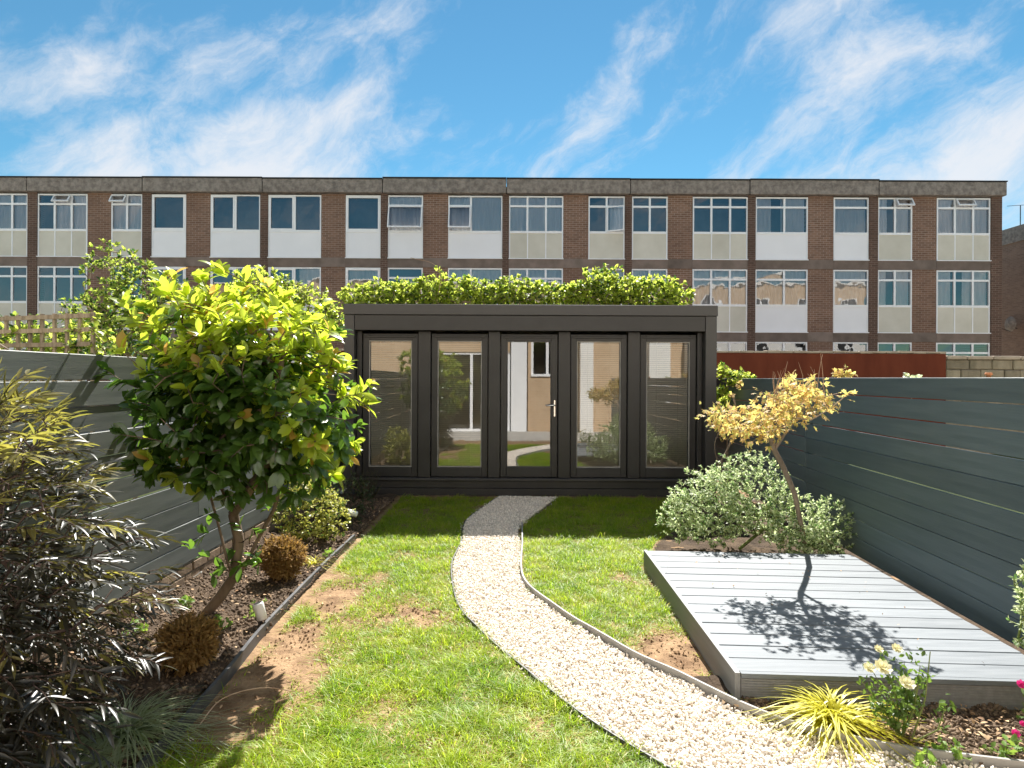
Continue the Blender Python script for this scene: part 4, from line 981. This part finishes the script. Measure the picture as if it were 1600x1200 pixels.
mass('climber_hedge', 'light green climber between the glossy tree and garden room', (-2.75, 8.4, .0), [((-2.62, 8.4, 2.45), (.32, .3, .30)), ((-2.95, 8.3, 2.62), (.36, .3, .26)), ((-2.6, 8.3, 2.0), (.26, .3, .4)), ((-3.3, 8.3, 2.7), (.4, .3, .3)), ((-2.4, 8.6, 2.3), (.2, .2, .25))], 800, 'ivy_leaf', .03, .065, IV, 7, 'climber', .003)
mass('tall_shrub', 'loose light green shrub left of the glossy tree over the fence', (-4.7, 8.0, .0), [((-4.95, 7.9, 2.85), (.34, .34, .40)), ((-4.55, 7.9, 2.6), (.46, .4, .42)), ((-4.7, 7.9, 2.1), (.6, .4, .45)), ((-4.2, 7.9, 2.35), (.4, .35, .45)), ((-5.2, 7.9, 2.3), (.35, .35, .35))], 1000, 'shrub_leaf', .03, .07, OV, 8, 'shrub', .003)
mass('leafy_climber', 'yellow green climber growing through the old trellis', (-4.9, 6.95, .0), [((-5.0, 6.9, 1.9), (.5, .14, .28)), ((-4.55, 6.75, 1.85), (.4, .14, .3)), ((-5.35, 7.05, 1.8), (.4, .14, .25)), ((-4.3, 6.55, 1.95), (.3, .14, .25))], 190, 'ivy_leaf', .04, .085, IV, 6, 'climber', .003)
mass('low_hedge', 'dark green hedge behind the old trellis', (-7.2, 9.4, .0), [((-8.2, 9.4, 1.9), (.8, .4, .55)), ((-7.2, 9.4, 1.95), (.8, .4, .5)), ((-6.2, 9.4, 2.0), (.7, .4, .5))], 520, 'shrub_leaf', .05, .11, OV, 7, 'hedge', .004)
tr = thing('trellis', (-5.7, 7.0, 0), 'weathered wooden lattice trellis beyond the left fence', 'trellis')
A = np.array((-5.85, 7.05)); B = np.array((-4.28, 6.5)); nn_ = nrm((B - A)[None])[0]; pr = np.array((-nn_[1], nn_[0])) * .012
def slat(p0, p1, z0, z1, off):
    V = []
    for (x, y) in (p0, p1):
        for s_ in (-1, 1):
            for z in (z0, z1): V.append((x + pr[0] * (s_ + off), y + pr[1] * (s_ + off), z))
    put('slat', V, [(0, 1, 3, 2), (4, 6, 7, 5), (0, 4, 5, 1), (2, 3, 7, 6), (1, 5, 7, 3), (0, 2, 6, 4)], 'old_wood', tr)
for z in (2.14, 2.0, 1.85, 1.70, 1.55, 1.40): slat(A, B, z, z + .045, 0)
for q in np.linspace(0, 1, 10): c = A + (B - A) * q; slat(c - nn_ * .02, c + nn_ * .02, -.06 if q in (0, 1) else 1.3, 2.2, 2.1)
# vine by the right corner of the room
vn = thing('vine', (2.45, 7.75, .02), 'bare twisting vine stem at the right corner of the garden room', 'vine')
m = MB(); m.tube([tuple(p) for p in smooth_path([(2.3, 7.8, .0), (2.42, 7.75, .35), (2.62, 7.7, .75), (2.70, 7.7, 1.1), (2.66, 7.7, 1.35)], 5)], .012, 6, False)
m.tube([tuple(p) for p in smooth_path([(2.5, 7.72, .5), (2.44, 7.7, .75), (2.52, 7.7, .95), (2.66, 7.7, 1.1)], 5)], .006, 5, False); m.put('stem', 'bark_grey', vn, True)
q = np.array([(2.7, 7.7, 1.2), (2.64, 7.7, 1.36), (2.68, 7.6, 1.45), (2.75, 7.7, 1.5)]); p, d, u = rosettes(q, rdir(4), 6, 1.2); V, F = instance(IV, p, frames(d, u), .04 + .03 * rng.random(len(p))); put('foliage', V, F, 'maple_leaf', vn, True, kind='stuff')
mass('fence_climber', 'green climber between the garden room and the right fence', (2.95, 8.75, .0), [((2.86, 8.7, 1.66), (.14, .2, .13)), ((3.05, 8.6, 1.55), (.24, .2, .12)), ((2.84, 8.7, 1.25), (.12, .2, .26))], 150, 'ivy_leaf', .04, .075, IV, 6, 'climber', .003)
mass('fence_sprig', 'orange leaf sprig poking over the right fence', (3.06, 5.9, 1.2), [((3.05, 5.88, 1.61), (.12, .08, .06))], 34, 'maple_leaf', .025, .045, IV, 5, 'plant', .002)
mass('fence_sprig', 'small green sprig on top of the right fence near the block wall', (2.98, 4.78, 1.3), [((2.98, 4.76, 1.58), (.07, .06, .03))], 16, 'variegated_leaf', .02, .035, IV, 5, 'plant', .002)
fk = thing('clay_ornament', (2.83, 3.8, 1.563), 'small terracotta knob on top of the right fence', 'ornament')
MB().tube([(2.83, 3.8, 1.558), (2.83, 3.8, 1.575), (2.83, 3.8, 1.576), (2.83, 3.8, 1.592)], [.013, .013, .022, .018], 10).put('cap', 'terracotta', fk, True)

# grasses and flowers
def tuft(name, label, x, y, n, L, w, mat, spread, cat='ornamental grass'):
    r = thing(name, (x, y, .02), label, cat); az = rng.random(n) * 2 * math.pi; el = .25 + 1.2 * rng.random(n) ** .8; ln = L * (.55 + .5 * rng.random(n)); rows = []; segs = 6
    d = np.c_[np.cos(az), np.sin(az)]; sd = np.c_[-d[:, 1], d[:, 0], np.zeros(n)]; b0 = np.array((x, y))[None] + rng.normal(size=(n, 2)) * .028; bend = rng.normal(size=(n, 1)) * .22
    for k in range(segs + 1):
        t = k / segs; hor = ln * (np.cos(el) * t + spread * .45 * t * t); z = .03 + ln * (np.sin(el) * t - spread * .62 * t * t * (1.2 - .3 * np.sin(el)))
        c = np.c_[b0 + d * hor[:, None] + sd[:, :2] * (bend * ln[:, None] * t * t), np.maximum(z, .012 + .01 * rng.random(n))]; ww = w * (1 - t ** 2) * .5
        if k < segs: rows += [c - sd * ww, c + sd * ww]
        else: rows.append(c)
    mm = len(rows); V = np.stack(rows, 1).reshape(-1, 3); base = (np.arange(n) * mm)[:, None]; T = []
    for k in range(segs - 1): a_ = 2 * k; T += [base + np.array([[a_, a_ + 1, a_ + 3]]), base + np.array([[a_, a_ + 3, a_ + 2]])]
    a_ = 2 * (segs - 1); T.append(base + np.array([[a_, a_ + 1, a_ + 2]])); put('blades', V, np.concatenate(T), mat, r, True, kind='stuff'); return r
tuft('sedge_tuft', 'green and white striped sedge at the bottom left beside the edging', -1.60, 2.66, 420, .42, .0060, 'carex_blade', 1.45)
tuft('sedge_tuft', 'second striped sedge lying under the dark shrub', -1.62, 2.30, 300, .38, .0055, 'carex_blade', 1.45)
tuft('gold_grass', 'bright yellow arching grass between the path and deck', 1.42, 2.83, 250, .34, .0095, 'gold_blade', 1.4)
tuft('gold_grass', 'small pale yellow grass beside the orange brown bush', -1.60, 5.15, 70, .2, .006, 'gold_blade', 1.1)

def flower(root, c, r, mat, npet=9, layers=2, nrmv=None):
    nv = nrm(np.array(nrmv if nrmv is not None else (0, -.5, .8))[None])[0]; a_ = nrm(np.cross(nv, (0.2, 1, .1))[None])[0]; b_ = np.cross(nv, a_); T = leaf_template(.8, 3, -.25, -.25, .65); P = []; D_ = []; U = []; S = []
    for l in range(layers):
        for k in range(npet - 2 * l):
            t = 2 * math.pi * (k + .5 * l) / (npet - 2 * l); dr_ = a_ * math.cos(t) + b_ * math.sin(t); P.append(np.array(c)); D_.append(dr_ + nv * (.25 + .7 * l)); U.append(nv - dr_ * .3); S.append(r * (1 - .25 * l))
    V, F = instance(T, np.array(P), frames(np.array(D_), np.array(U)), np.array(S)); return put('flower', V, F, mat, root, True)
rs = thing('rose_bush', (1.67, 2.74, .01), 'small bush with pale cream roses in front of the deck', 'rose'); m = MB(); E = []
for q in range(17):
    a_ = random.uniform(0, 6.28); R_ = random.uniform(.03, .17); h = random.uniform(.14, .36); e = (1.66 + R_ * math.cos(a_) - .03, 2.74 + .7 * R_ * math.sin(a_), h); mid = (1.67 + R_ * .5 * math.cos(a_), 2.74 + .3 * R_ * math.sin(a_), h * .5)
    m.tube([(1.67, 2.74, .0), mid, e], [.004, .003, .0015], 5, False); E += [np.array(mid) * (1 - t) + np.array(e) * t for t in (.1, .4, .7, 1)]
m.tube([(1.7, 2.72, .0), (1.75, 2.7, .2), (1.77, 2.7, .40)], [.004, .003, .002], 5, False); E += [np.array((1.76, 2.7, z)) for z in (.25, .32, .4)]
m.tube([(1.7, 2.72, .0), (1.79, 2.68, .08), (1.82, 2.68, .17)], [.004, .003, .002], 5, False); E += [np.array((1.81, 2.68, z)) for z in (.1, .14, .18, .16)]
m.put('stems', 'green_stem', rs, True); E = np.array(E); p, d, u = rosettes(E, rdir(len(E), .3), 7, 1.2); p = p + rng.normal(size=p.shape) * .012; V, F = instance(OV, p, frames(d, u), .018 + .018 * rng.random(len(p))); put('foliage', V, F, 'rose_leaf', rs, True, kind='stuff')
for c, r in (((1.545, 2.66, .345), .04), ((1.62, 2.62, .30), .036), ((1.50, 2.68, .335), .028), ((1.64, 2.72, .40), .026), ((1.58, 2.75, .385), .022)): flower(rs, c, r, 'petal_cream')
fs = dome_shrub('leafy_bush', 'pale leaved bush with orange buds at the right edge by the fence', (2.36, 2.72, .02), [((2.34, 2.74, .48), (.17, .2, .2)), ((2.38, 2.78, .66), (.16, .2, .16)), ((2.4, 2.7, .28), (.15, .2, .18))], 300, 'variegated_leaf', (.016, .032), OV, .002, 8, 'green_stem')
for c in ((2.19, 2.65, .56), (2.21, 2.62, .42), (2.2, 2.68, .66)): flower(fs, c, .02, 'orange_bud', 6, 1)
pk = thing('pink_flower', (2.16, 2.62, .01), 'magenta pink flowers on thin stems at the right edge', 'flower'); m = MB()
for c, r in (((2.09, 2.62, .30), .021), ((2.13, 2.6, .235), .014), ((2.06, 2.61, .105), .019), ((2.08, 2.6, .15), .014)): flower(pk, c, r, 'petal_pink', 7, 2, (-.2, -.6, .6)); m.tube([(2.16, 2.62, .0), (2.14, 2.62, c[2] * .6), c], .002, 4, False)
m.put('stems', 'green_stem', pk); E = np.array([(2.12, 2.62, z) for z in np.linspace(.03, .28, 12)]); p, d, u = rosettes(E, rdir(12), 5, 1.2); V, F = instance(OV, p, frames(d, u), .02 + .015 * rng.random(len(p))); put('foliage', V, F, 'rose_leaf', pk, True, kind='stuff')
# little weeds
weeds = [(-2.12, 4.15, .10, 'small green weed between the brick base and tree'), (-2.2, 3.75, .09, 'small green weed against the brick base'), (-1.62, 4.05, .09, 'small green weed right of the tree stems'), (-1.72, 3.82, .07, 'low weed between the tree and near brown bush'), (1.78, 2.56, .07, 'low green weed at the bottom right by the path'), (2.0, 2.6, .06, 'sparse green weed on the soil under the pink flowers'), (-1.55, 5.35, .06, 'little weed near the small pale yellow grass'), (1.62, 2.5, .05, 'tiny weed at the edging below the rose')]
for x, y, h, lb in weeds:
    r = thing('weed', (x, y, .03), lb, 'weed', 'small weeds in the beds'); E = np.array([(x + random.uniform(-.05, .05), y + random.uniform(-.05, .05), .04 + random.random() * h) for _ in range(9)]); m = MB()
    for e in E: m.tube([(x, y, .02), e], .0015, 4, False)
    m.put('stems', 'green_stem', r); p, d, u = rosettes(E, rdir(9, .5), 6, 1.2); V, F = instance(IV, p, frames(d, u), .018 + .02 * rng.random(len(p))); put('foliage', V, F, 'weed_leaf', r, True, kind='stuff')
# spiky leaf tips of a palm-like plant at the far left
co = thing('cordyline', (-3.55, 3.7, .0), 'strap leaved plant with bronze leaf tips entering at the left edge', 'plant')
m = MB(); m.tube([(-3.55, 3.7, -.05), (-3.55, 3.7, 1.9)], [.05, .04], 8); m.put('trunk', 'bark_grey', co, True)
V = []; F = []
for q in range(46):
    a_ = random.uniform(0, 6.28); el = random.uniform(-.3, 1.3); L = random.uniform(.45, .68); d = np.array((math.cos(a_) * math.cos(el), math.sin(a_) * math.cos(el), math.sin(el))); sd_ = np.array((-math.sin(a_), math.cos(a_), 0)); b0 = len(V)
    for k in range(6):
        t = k / 5; c = np.array((-3.55, 3.7, 1.92)) + d * L * t + np.array((0, 0, -.35 * L * t * t)); w = .016 * math.sin(math.pi * min(.97, .15 + .85 * t)) + .0008
        V += [c - sd_ * w, c + sd_ * w]
    F += [(b0 + 2 * k, b0 + 2 * k + 1, b0 + 2 * k + 3, b0 + 2 * k + 2) for k in range(5)]
put('leaves', V, F, 'cordyline_leaf', co, True, kind='stuff')

# ------------------------------------------------------------------ small garden things
def spot(label, x, y, z, tilt, az):
    r = thing('spot_light', (x, y, .02), label, 'garden light', 'garden spot lights'); ax = Vector((math.cos(az) * math.sin(tilt), math.sin(az) * math.sin(tilt), math.cos(tilt))); c = Vector((x, y, z))
    MB().tube([(x, y, -.03), (x, y, z - .05)], [.004, .006], 6).put('spike', 'black_metal', r)
    MB().tube([c - ax * .052, c - ax * .05, c + ax * .045, c + ax * .052], [.024, .030, .031, .029], 16).put('lamp_body', 'lamp_metal', r, True)
    MB().tube([c + ax * .0525, c + ax * .054], [.026, .026], 16).put('lens', 'black_metal', r)
    MB().bbox(x - .006, x + .006, y - .02, y + .02, z - .075, z - .045, .002).put('bracket', 'black_metal', r)
spot('white cylindrical garden spot light by the edging near the tree', -1.52, 3.88, .125, math.radians(-16), 0)
spot('white garden spot light near the garden room shadow', -1.58, 6.35, .20, math.radians(70), math.radians(200))
tag(MB().tube([(-2.03, 4.1, .26), (-1.96, 4.05, .31)], .005, 6).put('plant_label_stick', 'upvc', None, origin=(-2.03, 4.1, .2)), 'short white stick leaning beside the tree stems', 'plant label')
tag(MB().tube([tuple(p) for p in smooth_path([(-1.36, 2.78, .02), (-1.33, 2.95, .06), (-1.2, 3.08, .05), (-1.05, 3.12, .012)], 5)], .0025, 5).put('dry_twig', 'twig_tan', None, True, origin=(-1.36, 2.78, .01)), 'thin dry curved twig on the bare soil by the edging', 'twig')
